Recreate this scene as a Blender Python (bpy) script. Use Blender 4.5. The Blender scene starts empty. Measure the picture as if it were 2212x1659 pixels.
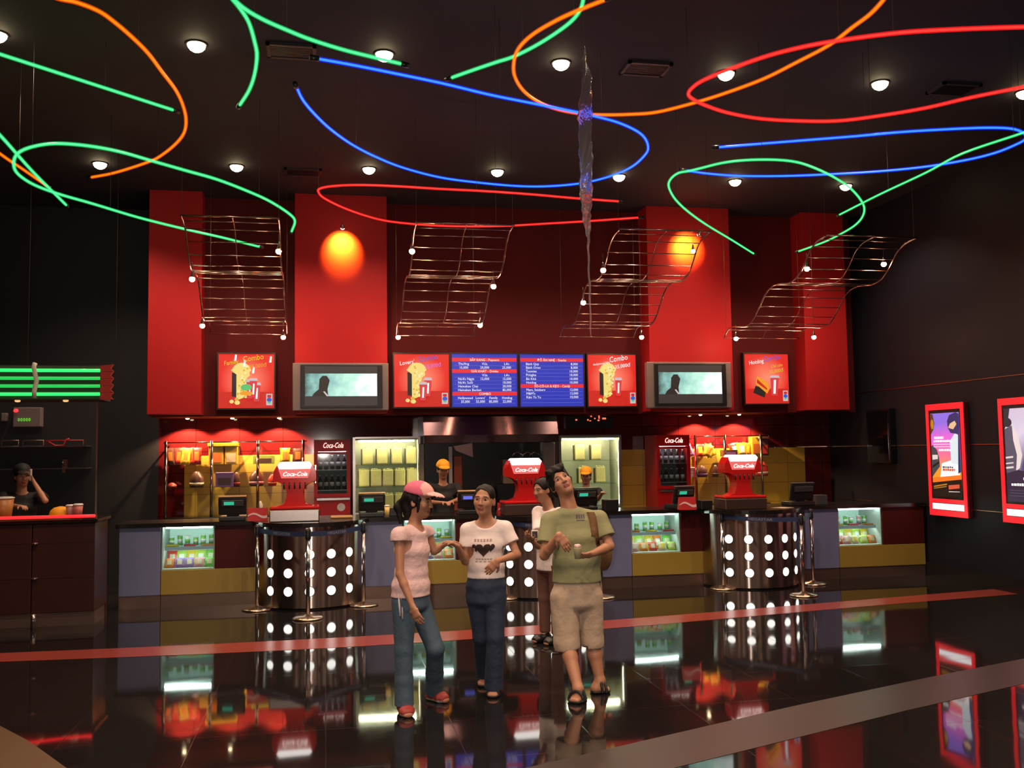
import bpy, math, random
import numpy as np
from mathutils import Vector, Matrix
random.seed(7)
SC = bpy.context.scene
COL = SC.collection

# ---------------------------------------------------------------- camera
F = 2088.0; CAMH = 1.75                      # focal length in pixels of the 2212 x 1659 frame, lens height
_vy = np.array([(703 - 1106) / F, -(980 - 829.5) / F, -1.0]); _vy /= np.linalg.norm(_vy)
_vx = np.array([(11900 - 1106) / F, -(819 - 829.5) / F, -1.0]); _vx -= _vy * _vx.dot(_vy); _vx /= np.linalg.norm(_vx)
_vz = np.cross(_vx, _vy)
RM = np.array([_vx, _vy, _vz])               # rows: room axes (X along the counter, Y into the room, Z up)
cam = bpy.data.cameras.new('camera'); cam.sensor_width = 36.0; cam.lens = 36.0 * F / 2212
cam.clip_start = 0.05; cam.clip_end = 100
camo = bpy.data.objects.new('camera', cam); COL.objects.link(camo)
_m = Matrix([list(RM[i]) + [0] for i in range(3)] + [[0, 0, 0, 1]]); _m[2][3] = CAMH
camo.matrix_world = _m
SC.camera = camo

# ---------------------------------------------------------------- view and ambient
SC.view_settings.view_transform = 'Standard'; SC.view_settings.look = 'None'
SC.view_settings.gamma = 1.0; SC.view_settings.use_curve_mapping = False
SC.view_settings.exposure = 0.0
W = bpy.data.worlds.new('world'); SC.world = W; W.use_nodes = True
W.node_tree.nodes['Background'].inputs[0].default_value = (1.0, 0.72, 0.62, 1)
W.node_tree.nodes['Background'].inputs[1].default_value = 0.032
SC.cycles.max_bounces = 6; SC.cycles.diffuse_bounces = 2; SC.cycles.glossy_bounces = 4
SC.cycles.transmission_bounces = 6; SC.cycles.transparent_max_bounces = 10
SC.cycles.sample_clamp_indirect = 3.0; SC.cycles.caustics_reflective = False; SC.cycles.caustics_refractive = False
DOWN_W = 190.0           # ceiling downlights, each
DOWN_COL = (1.0, 0.70, 0.50)

_fl = bpy.data.lights.new('camera_flash', 'POINT'); _fl.energy = 440.0; _fl.color = (1.0, .86, .74); _fl.shadow_soft_size = .03
_flo = bpy.data.objects.new('camera_flash', _fl); COL.objects.link(_flo); _flo.location = (-.06, -.02, CAMH + .05)   # the photographer's flash

def ray(x, y):
    return RM @ np.array([(x - 1106) / F, -(y - 829.5) / F, -1.0])
def at(x, y, Y):         # the point of the vertical plane at depth Y seen at a photo position
    d = ray(x, y); p = d * (Y / d[1]); return Vector((p[0], p[1], p[2] + CAMH))
def atz(x, y, Z):        # the point of the level plane Z seen at a photo position
    d = ray(x, y); p = d * ((Z - CAMH) / d[2]); return Vector((p[0], p[1], p[2] + CAMH))

# ---------------------------------------------------------------- materials
def lin(h):
    h = h.lstrip('#'); o = []
    for i in (0, 2, 4):
        c = int(h[i:i + 2], 16) / 255; o.append(c / 12.92 if c <= .04045 else ((c + .055) / 1.055) ** 2.4)
    return tuple(o)
_MC = {}
def mat(name, col, rough=.5, metal=0., spec=.5, bump=0., bscale=60., vary=0., vscale=8., ior=None, aniso=0., coat=0., bdist=.01, arot=0.):
    if name in _MC: return _MC[name]
    if isinstance(col, str): col = lin(col)
    m = bpy.data.materials.new(name); m.use_nodes = True; nt = m.node_tree; b = nt.nodes['Principled BSDF']
    b.inputs['Base Color'].default_value = (*col, 1); b.inputs['Roughness'].default_value = rough
    b.inputs['Metallic'].default_value = metal; b.inputs['Specular IOR Level'].default_value = spec
    if ior: b.inputs['IOR'].default_value = ior
    if coat: b.inputs['Coat Weight'].default_value = coat; b.inputs['Coat Roughness'].default_value = .06
    if aniso: b.inputs['Anisotropic'].default_value = aniso; b.inputs['Anisotropic Rotation'].default_value = arot
    tc = nt.nodes.new('ShaderNodeTexCoord')
    n = nt.nodes.new('ShaderNodeTexNoise'); n.inputs['Scale'].default_value = vscale; n.inputs['Detail'].default_value = 4
    nt.links.new(tc.outputs['Object'], n.inputs['Vector'])
    v = max(vary, .04)
    mx = nt.nodes.new('ShaderNodeMix'); mx.data_type = 'RGBA'
    mx.inputs[6].default_value = (*[c * (1 - v) for c in col], 1); mx.inputs[7].default_value = (*[min(1, c * (1 + v)) for c in col], 1)
    nt.links.new(n.outputs['Fac'], mx.inputs[0]); nt.links.new(mx.outputs[2], b.inputs['Base Color'])
    if bump:
        n2 = nt.nodes.new('ShaderNodeTexNoise'); n2.inputs['Scale'].default_value = bscale; n2.inputs['Detail'].default_value = 3
        nt.links.new(tc.outputs['Object'], n2.inputs['Vector'])
        bp = nt.nodes.new('ShaderNodeBump'); bp.inputs['Strength'].default_value = bump; bp.inputs['Distance'].default_value = bdist
        nt.links.new(n2.outputs['Fac'], bp.inputs['Height']); nt.links.new(bp.outputs['Normal'], b.inputs['Normal'])
    _MC[name] = m; return m
def emit(name, col, s=1.0, base=(.02, .02, .02)):
    if name in _MC: return _MC[name]
    if isinstance(col, str): col = lin(col)
    m = bpy.data.materials.new(name); m.use_nodes = True; b = m.node_tree.nodes['Principled BSDF']
    b.inputs['Base Color'].default_value = (*base, 1); b.inputs['Roughness'].default_value = .4
    b.inputs['Emission Color'].default_value = (*col, 1); b.inputs['Emission Strength'].default_value = s
    _MC[name] = m; return m
def glow_glass(name, col, s, clear=.5):       # glass envelope of a neon tube: partly clear, tinted glow of its own
    if name in _MC: return _MC[name]
    m = bpy.data.materials.new(name); m.use_nodes = True; nt = m.node_tree
    for n in list(nt.nodes): nt.nodes.remove(n)
    o = nt.nodes.new('ShaderNodeOutputMaterial'); t = nt.nodes.new('ShaderNodeBsdfTransparent'); e = nt.nodes.new('ShaderNodeEmission')
    e.inputs[0].default_value = (*col, 1); e.inputs[1].default_value = s
    mx = nt.nodes.new('ShaderNodeMixShader'); mx.inputs[0].default_value = 1 - clear
    nt.links.new(t.outputs[0], mx.inputs[1]); nt.links.new(e.outputs[0], mx.inputs[2]); nt.links.new(mx.outputs[0], o.inputs[0])
    _MC[name] = m; return m
def glass(name, tint=(.9, .97, .95), refl=.06):
    if name in _MC: return _MC[name]
    m = bpy.data.materials.new(name); m.use_nodes = True; nt = m.node_tree
    for n in list(nt.nodes): nt.nodes.remove(n)
    o = nt.nodes.new('ShaderNodeOutputMaterial'); t = nt.nodes.new('ShaderNodeBsdfTransparent'); t.inputs[0].default_value = (*tint, 1)
    g = nt.nodes.new('ShaderNodeBsdfGlossy'); g.inputs['Roughness'].default_value = .03
    mx = nt.nodes.new('ShaderNodeMixShader'); mx.inputs[0].default_value = refl
    nt.links.new(t.outputs[0], mx.inputs[1]); nt.links.new(g.outputs[0], mx.inputs[2]); nt.links.new(mx.outputs[0], o.inputs[0])
    _MC[name] = m; return m

# ---------------------------------------------------------------- mesh builder
class MB:
    def __init__(s): s.v = []; s.f = []; s.mi = []; s.sm = []; s.mats = []
    def m(s, mt):
        if mt not in s.mats: s.mats.append(mt)
        return s.mats.index(mt)
    def add(s, vs, fs, mt, smooth=False):
        o = len(s.v); i = s.m(mt); s.v.extend([tuple(p) for p in vs])
        for f in fs: s.f.append([k + o for k in f]); s.mi.append(i); s.sm.append(smooth)
        return s
    def box(s, a, b, mt, bev=0.):
        x0, y0, z0 = [min(a[i], b[i]) for i in range(3)]; x1, y1, z1 = [max(a[i], b[i]) for i in range(3)]
        if bev <= 0:
            vs = [(x0, y0, z0), (x1, y0, z0), (x1, y1, z0), (x0, y1, z0), (x0, y0, z1), (x1, y0, z1), (x1, y1, z1), (x0, y1, z1)]
            return s.add(vs, [(0, 3, 2, 1), (4, 5, 6, 7), (0, 1, 5, 4), (1, 2, 6, 5), (2, 3, 7, 6), (3, 0, 4, 7)], mt)
        import bmesh
        bm = bmesh.new(); bmesh.ops.create_cube(bm, size=1)
        for v in bm.verts: v.co = Vector(((x0 + x1) / 2 + v.co.x * (x1 - x0), (y0 + y1) / 2 + v.co.y * (y1 - y0), (z0 + z1) / 2 + v.co.z * (z1 - z0)))
        bmesh.ops.bevel(bm, geom=bm.edges[:], offset=min(bev, .45 * min(x1 - x0, y1 - y0, z1 - z0)), segments=2, affect='EDGES', profile=.5)
        bm.verts.index_update(); s.add([v.co for v in bm.verts], [[v.index for v in f.verts] for f in bm.faces], mt); bm.free(); return s
    def tube(s, pts, r, mt, n=8, caps=True, closed=False):
        pts = [Vector(p) for p in pts]; N = len(pts)
        rs = r if isinstance(r, (list, tuple)) else [r] * N
        T = []
        for i in range(N):
            a = pts[(i - 1) % N] if (closed or i > 0) else pts[i]; b = pts[(i + 1) % N] if (closed or i < N - 1) else pts[i]
            t = (b - a); T.append(t.normalized() if t.length > 1e-9 else Vector((0, 0, 1)))
        u = T[0].orthogonal().normalized(); vs = []
        for i in range(N):
            u = (u - T[i] * u.dot(T[i])); u = u.normalized() if u.length > 1e-6 else T[i].orthogonal().normalized(); w = T[i].cross(u)
            for k in range(n):
                a = 2 * math.pi * k / n; vs.append(pts[i] + (u * math.cos(a) + w * math.sin(a)) * rs[i])
        fs = []
        for i in range(N if closed else N - 1):
            j = (i + 1) % N
            for k in range(n): fs.append((i * n + k, i * n + (k + 1) % n, j * n + (k + 1) % n, j * n + k))
        if caps and not closed: fs.append(tuple(range(n))[::-1]); fs.append(tuple((N - 1) * n + k for k in range(n)))
        return s.add(vs, fs, mt, True)
    def lathe(s, prof, mt, c=(0, 0, 0), n=24, smooth=True, a0=0., a1=2 * math.pi):
        full = abs(a1 - a0 - 2 * math.pi) < 1e-6; vs = []; K = n if full else n + 1
        for (r, z) in prof:
            for k in range(K):
                a = a0 + (a1 - a0) * k / n; vs.append((c[0] + r * math.cos(a), c[1] + r * math.sin(a), c[2] + z))
        fs = []
        for i in range(len(prof) - 1):
            for k in range(n): j = (k + 1) % K; fs.append((i * K + k, i * K + j, (i + 1) * K + j, (i + 1) * K + k))
        if full: fs.append(tuple(range(K))[::-1]); fs.append(tuple((len(prof) - 1) * K + k for k in range(K)))
        return s.add(vs, fs, mt, smooth)
    def prism(s, poly, mt, o, xd, yd, depth, smooth=False):   # polygon in the o + u*xd + v*yd plane, extruded along -(xd x yd)
        o = Vector(o); xd = Vector(xd); yd = Vector(yd); n = xd.cross(yd).normalized(); N = len(poly)
        vs = [o + xd * u + yd * v for u, v in poly] + [o + xd * u + yd * v - n * depth for u, v in poly]
        fs = [tuple(range(N)), tuple(range(2 * N - 1, N - 1, -1))] + [(i, i + N, (i + 1) % N + N, (i + 1) % N) for i in range(N)]
        return s.add(vs, fs, mt, smooth)
    def ell(s, c, rx, ry, rz, mt, n=16, k=10, R=None):
        vs = []; fs = []
        for i in range(k + 1):
            t = math.pi * i / k
            for j in range(n):
                a = 2 * math.pi * j / n; p = Vector((rx * math.sin(t) * math.cos(a), ry * math.sin(t) * math.sin(a), rz * math.cos(t)))
                if R is not None: p = R @ p
                vs.append(Vector(c) + p)
        for i in range(k):
            for j in range(n): fs.append((i * n + j, (i + 1) * n + j, (i + 1) * n + (j + 1) % n, i * n + (j + 1) % n))
        return s.add(vs, fs, mt, True)
    def text(s, string, o, xd, up, size, mt, align='LEFT', shear=0., sx=1., lift=0., thick=.0):
        cu = bpy.data.curves.new('t', 'FONT'); cu.body = string; cu.size = size; cu.align_x = align; cu.shear = shear; cu.resolution_u = 2
        cu.extrude = thick
        ob = bpy.data.objects.new('t', cu); COL.objects.link(ob)
        me = bpy.data.meshes.new_from_object(ob.evaluated_get(bpy.context.evaluated_depsgraph_get()))
        o = Vector(o); xd = Vector(xd); up = Vector(up); n = xd.cross(up)
        s.add([o + xd * (v.co.x * sx) + up * v.co.y + n * (v.co.z + lift) for v in me.vertices], [tuple(p.vertices) for p in me.polygons], mt)
        bpy.data.objects.remove(ob); bpy.data.curves.remove(cu); bpy.data.meshes.remove(me); return s
    def build(s, name, parent=None, label=None, cat=None, group=None, kind=None, loc=None):
        off = Vector((0, 0, 0))
        if parent is not None: off = wloc(parent)
        if loc is not None: off = Vector(loc)
        me = bpy.data.meshes.new(name)
        me.from_pydata([(p[0] - off[0], p[1] - off[1], p[2] - off[2]) for p in s.v], [], s.f)
        for mt in s.mats: me.materials.append(mt)
        me.polygons.foreach_set('material_index', s.mi); me.polygons.foreach_set('use_smooth', s.sm); me.update()
        ob = bpy.data.objects.new(name, me); COL.objects.link(ob)
        if parent is not None: ob.parent = parent
        elif loc is not None: ob.location = loc
        tag(ob, label, cat, group, kind); return ob
WL = {}
def wloc(o):
    v = Vector(o.location)
    while o.parent is not None: o = o.parent; v += Vector(o.location)
    return v
def tag(o, label=None, cat=None, group=None, kind=None):
    if label: o['label'] = label
    if cat: o['category'] = cat
    if group: o['group'] = group
    if kind: o['kind'] = kind
    return o
def thing(name, label, cat, loc=(0, 0, 0), group=None, kind=None):
    o = bpy.data.objects.new(name, None); COL.objects.link(o); o.location = loc; o.empty_display_size = .1
    return tag(o, label, cat, group, kind)
def dup(root, loc, label=None, group=None):
    r = root.copy(); COL.objects.link(r); r.location = loc
    if label: r['label'] = label
    if group: r['group'] = group
    for ch in root.children:
        c = ch.copy(); COL.objects.link(c); c.parent = r
        for g in ch.children:
            d = g.copy(); COL.objects.link(d); d.parent = c
    return r
def smooth_path(pts, n=6):                    # Catmull-Rom through the points
    pts = [Vector(p) for p in pts]; P = [pts[0] * 2 - pts[1]] + pts + [pts[-1] * 2 - pts[-2]]; out = []
    for i in range(1, len(P) - 2):
        a, b, c, d = P[i - 1], P[i], P[i + 1], P[i + 2]
        for k in range(n):
            t = k / n; out.append(.5 * ((2 * b) + (c - a) * t + (2 * a - 5 * b + 4 * c - d) * t * t + (3 * b - a - 3 * c + d) * t ** 3))
    out.append(pts[-1]); return out
ORD = ['first', 'second', 'third', 'fourth', 'fifth', 'sixth', 'seventh', 'eighth', 'ninth', 'tenth', 'eleventh', 'twelfth']
CNT4 = ['leftmost', 'second from left', 'third from left', 'rightmost']

# ---------------------------------------------------------------- common materials
STEEL = mat('brushed_steel', (.42, .36, .34), .28, 1., vary=.1, vscale=30)
CHROME = mat('chrome', (.75, .7, .66), .12, 1.)
BRASS = mat('base_metal', (.62, .45, .32), .22, 1.)
BLACK = mat('black_plastic', (.012, .012, .013), .35)
DGREY = mat('dark_grey_plastic', (.05, .05, .055), .4)
WHITE = mat('white_plastic', (.7, .68, .64), .4)
REDP = mat('red_gloss', (.50, .012, .016), .35, spec=.2)
GLASS = glass('clear_glass')
GLASSG = glass('shelf_glass', (.90, .96, .92), .10)

# ---------------------------------------------------------------- room
H = 5.25; XR = 7.95; YB = 13.5; YL = 14.3; SOF = 2.27
def ceil_mat():
    m = mat('ceiling_paint', (.0215, .0185, .0270), .8, vary=.15, vscale=3); return m
def floor_mat():
    m = bpy.data.materials.new('polished_granite'); m.use_nodes = True; nt = m.node_tree; b = nt.nodes['Principled BSDF']
    tc = nt.nodes.new('ShaderNodeTexCoord'); br = nt.nodes.new('ShaderNodeTexBrick')
    br.offset = 0.; br.inputs['Scale'].default_value = 1.0; br.inputs['Brick Width'].default_value = .8; br.inputs['Row Height'].default_value = .8
    br.inputs['Mortar Size'].default_value = .003; br.inputs['Mortar Smooth'].default_value = .1
    br.inputs['Color1'].default_value = (.009, .008, .008, 1); br.inputs['Color2'].default_value = (.011, .009, .009, 1); br.inputs['Mortar'].default_value = (.013, .010, .009, 1)
    nt.links.new(tc.outputs['Object'], br.inputs['Vector'])
    sp = nt.nodes.new('ShaderNodeTexNoise'); sp.inputs['Scale'].default_value = 220; sp.inputs['Detail'].default_value = 2
    nt.links.new(tc.outputs['Object'], sp.inputs['Vector'])
    rp = nt.nodes.new('ShaderNodeValToRGB'); rp.color_ramp.elements[0].position = .62; rp.color_ramp.elements[1].position = .72
    rp.color_ramp.elements[0].color = (0, 0, 0, 1); rp.color_ramp.elements[1].color = (.02, .018, .018, 1)
    nt.links.new(sp.outputs['Fac'], rp.inputs[0])
    ad = nt.nodes.new('ShaderNodeMix'); ad.data_type = 'RGBA'; ad.blend_type = 'ADD'; ad.inputs[0].default_value = 1
    nt.links.new(br.outputs['Color'], ad.inputs[6]); nt.links.new(rp.outputs[0], ad.inputs[7]); nt.links.new(ad.outputs[2], b.inputs['Base Color'])
    mr = nt.nodes.new('ShaderNodeMath'); mr.operation = 'MULTIPLY_ADD'; mr.inputs[1].default_value = .08; mr.inputs[2].default_value = .045
    nt.links.new(br.outputs['Fac'], mr.inputs[0]); nt.links.new(mr.outputs[0], b.inputs['Roughness'])
    b.inputs['IOR'].default_value = 1.62
    n3 = nt.nodes.new('ShaderNodeTexNoise'); n3.inputs['Scale'].default_value = 1.6; n3.inputs['Detail'].default_value = 1
    nt.links.new(tc.outputs['Object'], n3.inputs['Vector'])
    bp = nt.nodes.new('ShaderNodeBump'); bp.inputs['Strength'].default_value = .03; bp.inputs['Distance'].default_value = .05
    nt.links.new(n3.outputs['Fac'], bp.inputs['Height']); nt.links.new(bp.outputs['Normal'], b.inputs['Normal'])
    return m
def tile_mat(name, c1, c2, mortar, w, h, rough, ms=.004, axis='XZ'):
    m = bpy.data.materials.new(name); m.use_nodes = True; nt = m.node_tree; b = nt.nodes['Principled BSDF']
    tc = nt.nodes.new('ShaderNodeTexCoord'); sx = nt.nodes.new('ShaderNodeSeparateXYZ'); cx = nt.nodes.new('ShaderNodeCombineXYZ')
    nt.links.new(tc.outputs['Object'], sx.inputs[0]); nt.links.new(sx.outputs[axis[0]], cx.inputs[0]); nt.links.new(sx.outputs[axis[1]], cx.inputs[1])
    br = nt.nodes.new('ShaderNodeTexBrick'); br.offset = 0; br.inputs['Scale'].default_value = 1; br.inputs['Brick Width'].default_value = w; br.inputs['Row Height'].default_value = h
    br.inputs['Mortar Size'].default_value = ms; br.inputs['Color1'].default_value = (*c1, 1); br.inputs['Color2'].default_value = (*c2, 1); br.inputs['Mortar'].default_value = (*mortar, 1)
    nt.links.new(cx.outputs[0], br.inputs['Vector']); nt.links.new(br.outputs['Color'], b.inputs['Base Color']); b.inputs['Roughness'].default_value = rough
    return m
BULK = mat('maroon_paint', (.092, .0085, .0098), .6, spec=.12, vary=.12, vscale=2)
PILLAR = mat('red_paint', (.38, .0125, .0145), .55, spec=.2, vary=.06, vscale=3)
LOWT = tile_mat('maroon_gloss_tile', (.10, .008, .009), (.115, .009, .01), (.03, .004, .004), .6, .3, .07)
DARKW = mat('charcoal_paint', (.0115, .0112, .0145), .6, vary=.12, vscale=2)
RIGHTW = mat('dark_wall_panel', (.0095, .0104, .0165), .5, spec=.2, vary=.1, vscale=2)
YELT = tile_mat('ochre_gloss_tile', (.60, .37, .05), (.63, .39, .055), (.3, .18, .03), .6, .3, .2)

def S(name, mb, label=None): return mb.build(name, kind='structure', label=label)
S('floor', MB().box((-9, -3, -.12), (9, 15, 0), floor_mat()), 'polished black granite tile floor of the lobby')
S('ceiling', MB().box((-9, -3, H), (9, 15, H + .1), ceil_mat()), 'dark painted lobby ceiling')
S('wall_back', MB().box((-2.3, YB, SOF), (XR, YL + .3, H), BULK), 'maroon upper wall above the snack bar')
S('wall_back_lower', MB().box((-2.3, YL, 0), (XR, YL + .25, SOF), LOWT), 'glossy maroon tiled wall behind the snack bar')
S('wall_right', MB().box((XR, -3, 0), (XR + .15, 14.6, H), RIGHTW), 'dark wall on the right with lit poster boxes')
S('wall_left', MB().box((-9, 12.7, 0), (-2.78, 12.8, 2.75), DARKW), 'dark partition wall behind the left ticket counter')
S('wall_left_back', MB().box((-9, YL, 0), (-2.3, YL + .25, H), DARKW), 'tall dark wall left of the red pillars')
S('wall_left_far', MB().box((-9, -3, 0), (-8.85, YL, H), DARKW))
S('wall_niche', MB().box((1.36, YL - .02, 0), (3.3, YL, SOF), BLACK), 'black recess wall behind the kitchen opening')
for x0, x1, lb in ((-1.95, -.15, 'behind the left shelves'), (4.32, 4.95, 'left of the right cooler'), (5.45, 7.5, 'behind the right shelves')):
    S('wall_tile_panel', MB().box((x0, YL - .012, .3), (x1, YL, 1.745), YELT), 'ochre yellow tiled panel on the lower back wall, ' + lb)
# pillars: (x0, x1, front Y, top)
PIL = ((-2.27, -1.6, 13.18, 'wide red pillar at the left end of the upper wall'), (-.4, .825, 13.1, 'broad red pillar above the left television'),
       (4.54, 5.80, 13.1, 'broad red pillar above the right television'), (6.98, 7.66, 13.16, 'red pillar at the right end of the upper wall'))
for x0, x1, yf, lb in PIL:
    S('pillar', MB().box((x0, yf, SOF + .02), (x1, YB, H), PILLAR, .004), lb)
S('baseboard_right', MB().box((XR - .02, -3, 0), (XR, 14.3, .18), mat('black_skirting', (.008, .008, .008), .2)))
TRIM = mat('copper_trim', (.45, .22, .12), .3, 1.)
for k, z in enumerate((2.55, 1.745, .93)):
    S('trim_%d' % (k + 1), MB().box((XR - .006, 4, z), (XR, 14.2, z + .008), TRIM))
S('trim_4', MB().box((7.0, YL - .008, 1.745), (XR, YL, 1.757), CHROME))
# floor inlays
REDSTRIP = mat('red_granite', (.24, .040, .030), .22, vary=.15, vscale=40)
GREYSTRIP = mat('grey_granite', (.026, .0195, .0185), .35, vary=.2, vscale=60)
BEIGE = mat('beige_granite', (.085, .044, .021), .4, vary=.12, vscale=50)
def inlay(name, up, lo, mt, z=.0015):
    b = MB(); n = len(up); pts = [(p[0], p[1], z) for p in up] + [(p[0], p[1], z) for p in lo]
    low = [(p[0], p[1], -.01) for p in pts[:]]
    b.add(pts, [(i, n + i, n + i + 1, i + 1) for i in range(n - 1)], mt); return S(name, b)
def arc2(pts): return [tuple(p)[:2] for p in smooth_path([(x, y, 0) for x, y in pts], 5)]
inlay('trim_5', arc2([(-8.8, 10.6), (-5.5, 9.85), (-2.88, 9.567), (.16, 9.5), (2.78, 9.705), (5.99, 10.208), (7.93, 10.52)]),
      arc2([(-8.8, 10.2), (-5.4, 9.45), (-2.75, 9.16), (.15, 9.02), (2.65, 9.26), (5.75, 9.78), (7.93, 10.1)]), REDSTRIP)
inlay('trim_6', [(-2, 4.1), (1.809, 5.667), (3.099, 6.196), (4.442, 6.697), (5.592, 7.09), (7.93, 7.9)],
      [(-2, 3.6), (1.944, 5.206), (2.755, 5.522), (3.779, 5.923), (5.01, 6.364), (7.93, 7.45)], GREYSTRIP)
inlay('trim_7', [(-2.65, 7.8), (-2.097, 7.0), (-1.815, 6.6), (-1.626, 6.288), (-1.439, 5.976), (-.8, 4.6)],
      [(-5, 7.8), (-5, 7.0), (-5, 6.6), (-5, 6.288), (-5, 5.976), (-5, 4.6)], BEIGE)

# ceiling air grilles
def grille(px, py, w, d, lb):
    c = atz(px, py, H); t = thing('ceiling_grille', lb, 'vent', (c.x, c.y, H - .03))
    gm = mat('grille_metal', (.03, .022, .022), .5); fr = MB()
    x0, x1, y0, y1 = c.x - w / 2, c.x + w / 2, c.y - d / 2, c.y + d / 2
    for a, b in (((x0, y0), (x1, y0 + .03)), ((x0, y1 - .03), (x1, y1)), ((x0, y0), (x0 + .03, y1)), ((x1 - .03, y0), (x1, y1))):
        fr.box((a[0], a[1], H - .025), (b[0], b[1], H), gm)
    fr.build('frame', t)
    sl = MB()
    for k in range(9):
        y = y0 + .04 + (d - .08) * k / 8; sl.box((x0 + .03, y, H - .02), (x1 - .03, y + .012, H - .004), BLACK)
    sl.build('slats', t)
grille(630, 108, .42, .3, 'square air grille in the ceiling beside the green V neon')
grille(1395, 146, .42, .3, 'square air grille in the ceiling inside the orange neon loop')
grille(655, 370, .45, .3, 'dim air grille in the ceiling above the red pillar near the red neon')
grille(2060, 190, .42, .3, 'square air grille in the ceiling at right inside the red neon loop')

# ---------------------------------------------------------------- downlights
LAMP = emit('lamp_warm', (1.0, .80, .45), 22.)
def lamp(name, loc, power, col=DOWN_COL, spot=None, blend=.6, rad=.05, rot=None, parent=None):
    l = bpy.data.lights.new(name, 'SPOT' if spot else 'POINT'); l.energy = power; l.color = col; l.shadow_soft_size = rad
    if spot: l.spot_size = spot; l.spot_blend = blend
    o = bpy.data.objects.new(name, l); COL.objects.link(o)
    if parent is not None: o.parent = parent; o.location = Vector(loc) - wloc(parent)
    else: o.location = loc
    if rot is not None: o.rotation_euler = rot
    return o
def downlight(x, y, lb, first=[None]):
    if first[0] is None:
        t = thing('ceiling_downlight', lb, 'ceiling light', (x, y, H), 'ceiling downlights')
        MB().lathe([(.070, -.010), (.088, -.010), (.092, 0), (.07, 0)], mat('downlight_ring', (.05, .04, .03), .6), (x, y, H), 24).build('trim_ring', t)
        MB().ell((x, y, H - .004), .078, .078, .070, LAMP, 16, 8).build('bulb', t)
        lamp('downlight_beam', (x, y, H - .09), DOWN_W, spot=math.radians(125), parent=t)
        first[0] = t
    else: t = dup(first[0], (x, y, H), lb)
    return t
XS = [-2.66 + 1.585 * k for k in range(7)]
for k, x in enumerate(XS): downlight(x, 8.42 - .1 * abs(k - 3.5) * 0 - .05 * min(k, 3), 'round lit ceiling downlight, %s from the left in the upper row' % ORD[k])
for k, x in enumerate(XS): downlight(x + .02, 12.05 - .12 * min(k, 3), 'round lit ceiling downlight, %s from the left in the row nearest the red pillars' % ORD[k])
for y in (4.75, 1.2):                         # the same grid of ceiling lamps goes on over the photographer's side of the lobby
    for k, x in enumerate(XS[0:6]):
        lamp('ceiling_lamp', (x, y, H - .08), DOWN_W * 1.1, spot=math.radians(125))
# ---------------------------------------------------------------- neon loops hung under the ceiling
NEON = dict(green=((.17, 2.0, .52), (.01, .75, .16)), blue=((.075, .50, 2.8), (.006, .03, 1.6)),
            red=((2.6, .07, .05), (1.4, .012, .016)), orange=((2.2, .36, .006), (1.2, .10, .0)))
CABLE = mat('cable', (.08, .06, .05), .5)
def neon(px, z, col, lb, wires=2, r=.0148, n=5):
    c, g = NEON[col]
    path = smooth_path([atz(x, y, z) for x, y in px], n) if len(px) > 2 else [atz(x, y, z) for x, y in px]
    mid = path[len(path) // 2]; t = thing('neon_tube', lb, 'neon light', mid)
    MB().tube(path, r * .62, emit('neon_core_' + col, c, 1.0), 8).build('gas_core', t)
    MB().tube(path, r * 1.15, glow_glass('neon_glass_' + col, g, 1.0, .70), 10).build('glass_tube', t)
    for a, b in ((0, 1), (-1, -2)):
        d = (path[a] - path[b]).normalized(); MB().tube([path[a] - d * .005, path[a] + d * .06], r * 1.4, BLACK, 10).build('end_cap', t)
    for k in range(wires):
        i = int(len(path) * (k + .5) / wires); p = path[i]
        MB().tube([p, (p.x, p.y, H)], .0022, CABLE, 5).build('hanging_wire', t)
    return t
neon([(197, 383), (240, 375), (285, 362), (325, 348), (345, 338), (375, 315), (396, 290), (402, 262), (396, 230), (380, 195), (350, 155), (320, 115), (285, 80), (250, 50), (215, 25), (165, 5), (120, -5), (20, -40), (-120, -10), (-190, 100), (-120, 240), (0, 332), (50, 366), (103, 403)], 4.72, 'orange', 'orange neon hook looping at the upper left of the ceiling', 3)
neon([(-160, 66), (0, 117), (375, 238)], 4.85, 'green', 'straight thick green neon bar crossing behind the left orange hook', 2)
neon([(-70, 225), (0, 292), (70, 370), (143, 443)], 4.35, 'green', 'short steep green neon bar at the far left of the ceiling', 1)
neon([(630, 500), (637, 478), (625, 462), (585, 436), (540, 415), (470, 388), (400, 368), (330, 348), (260, 328), (190, 315), (120, 310), (70, 317), (40, 330), (30, 348), (33, 368), (50, 385), (80, 402), (130, 420), (200, 440), (300, 470), (400, 495), (480, 513), (560, 533)], 4.28, 'green', 'long green neon hairpin sweeping over the leftmost wave rack', 3)
neon([(518, 227), (538, 195), (550, 160), (555, 120), (550, 90), (538, 50), (520, 20), (500, -5), (488, -22), (500, -6), (530, 20), (570, 43), (620, 65), (670, 85), (740, 107), (800, 122), (867, 138)], 4.62, 'green', 'green neon V with two curved arms at the top of the ceiling', 2)
neon([(640, 187), (655, 217), (680, 247), (715, 280), (760, 312), (810, 338), (870, 362), (950, 383), (1030, 394), (1120, 402), (1190, 402), (1260, 395), (1320, 380), (1365, 360), (1393, 335), (1400, 318), (1392, 297), (1370, 280), (1330, 263), (1280, 250), (1240, 241), (1160, 225), (1060, 205), (960, 181), (860, 160), (760, 140), (687, 127)], 4.6, 'blue', 'big blue neon hairpin in the centre of the ceiling', 3)
neon([(975, 168), (1020, 152), (1070, 135), (1110, 122), (1160, 97), (1210, 65), (1240, 40), (1256, 15), (1262, -15)], 4.8, 'green', 'curved green neon crossing the orange loop at top centre', 2)
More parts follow.
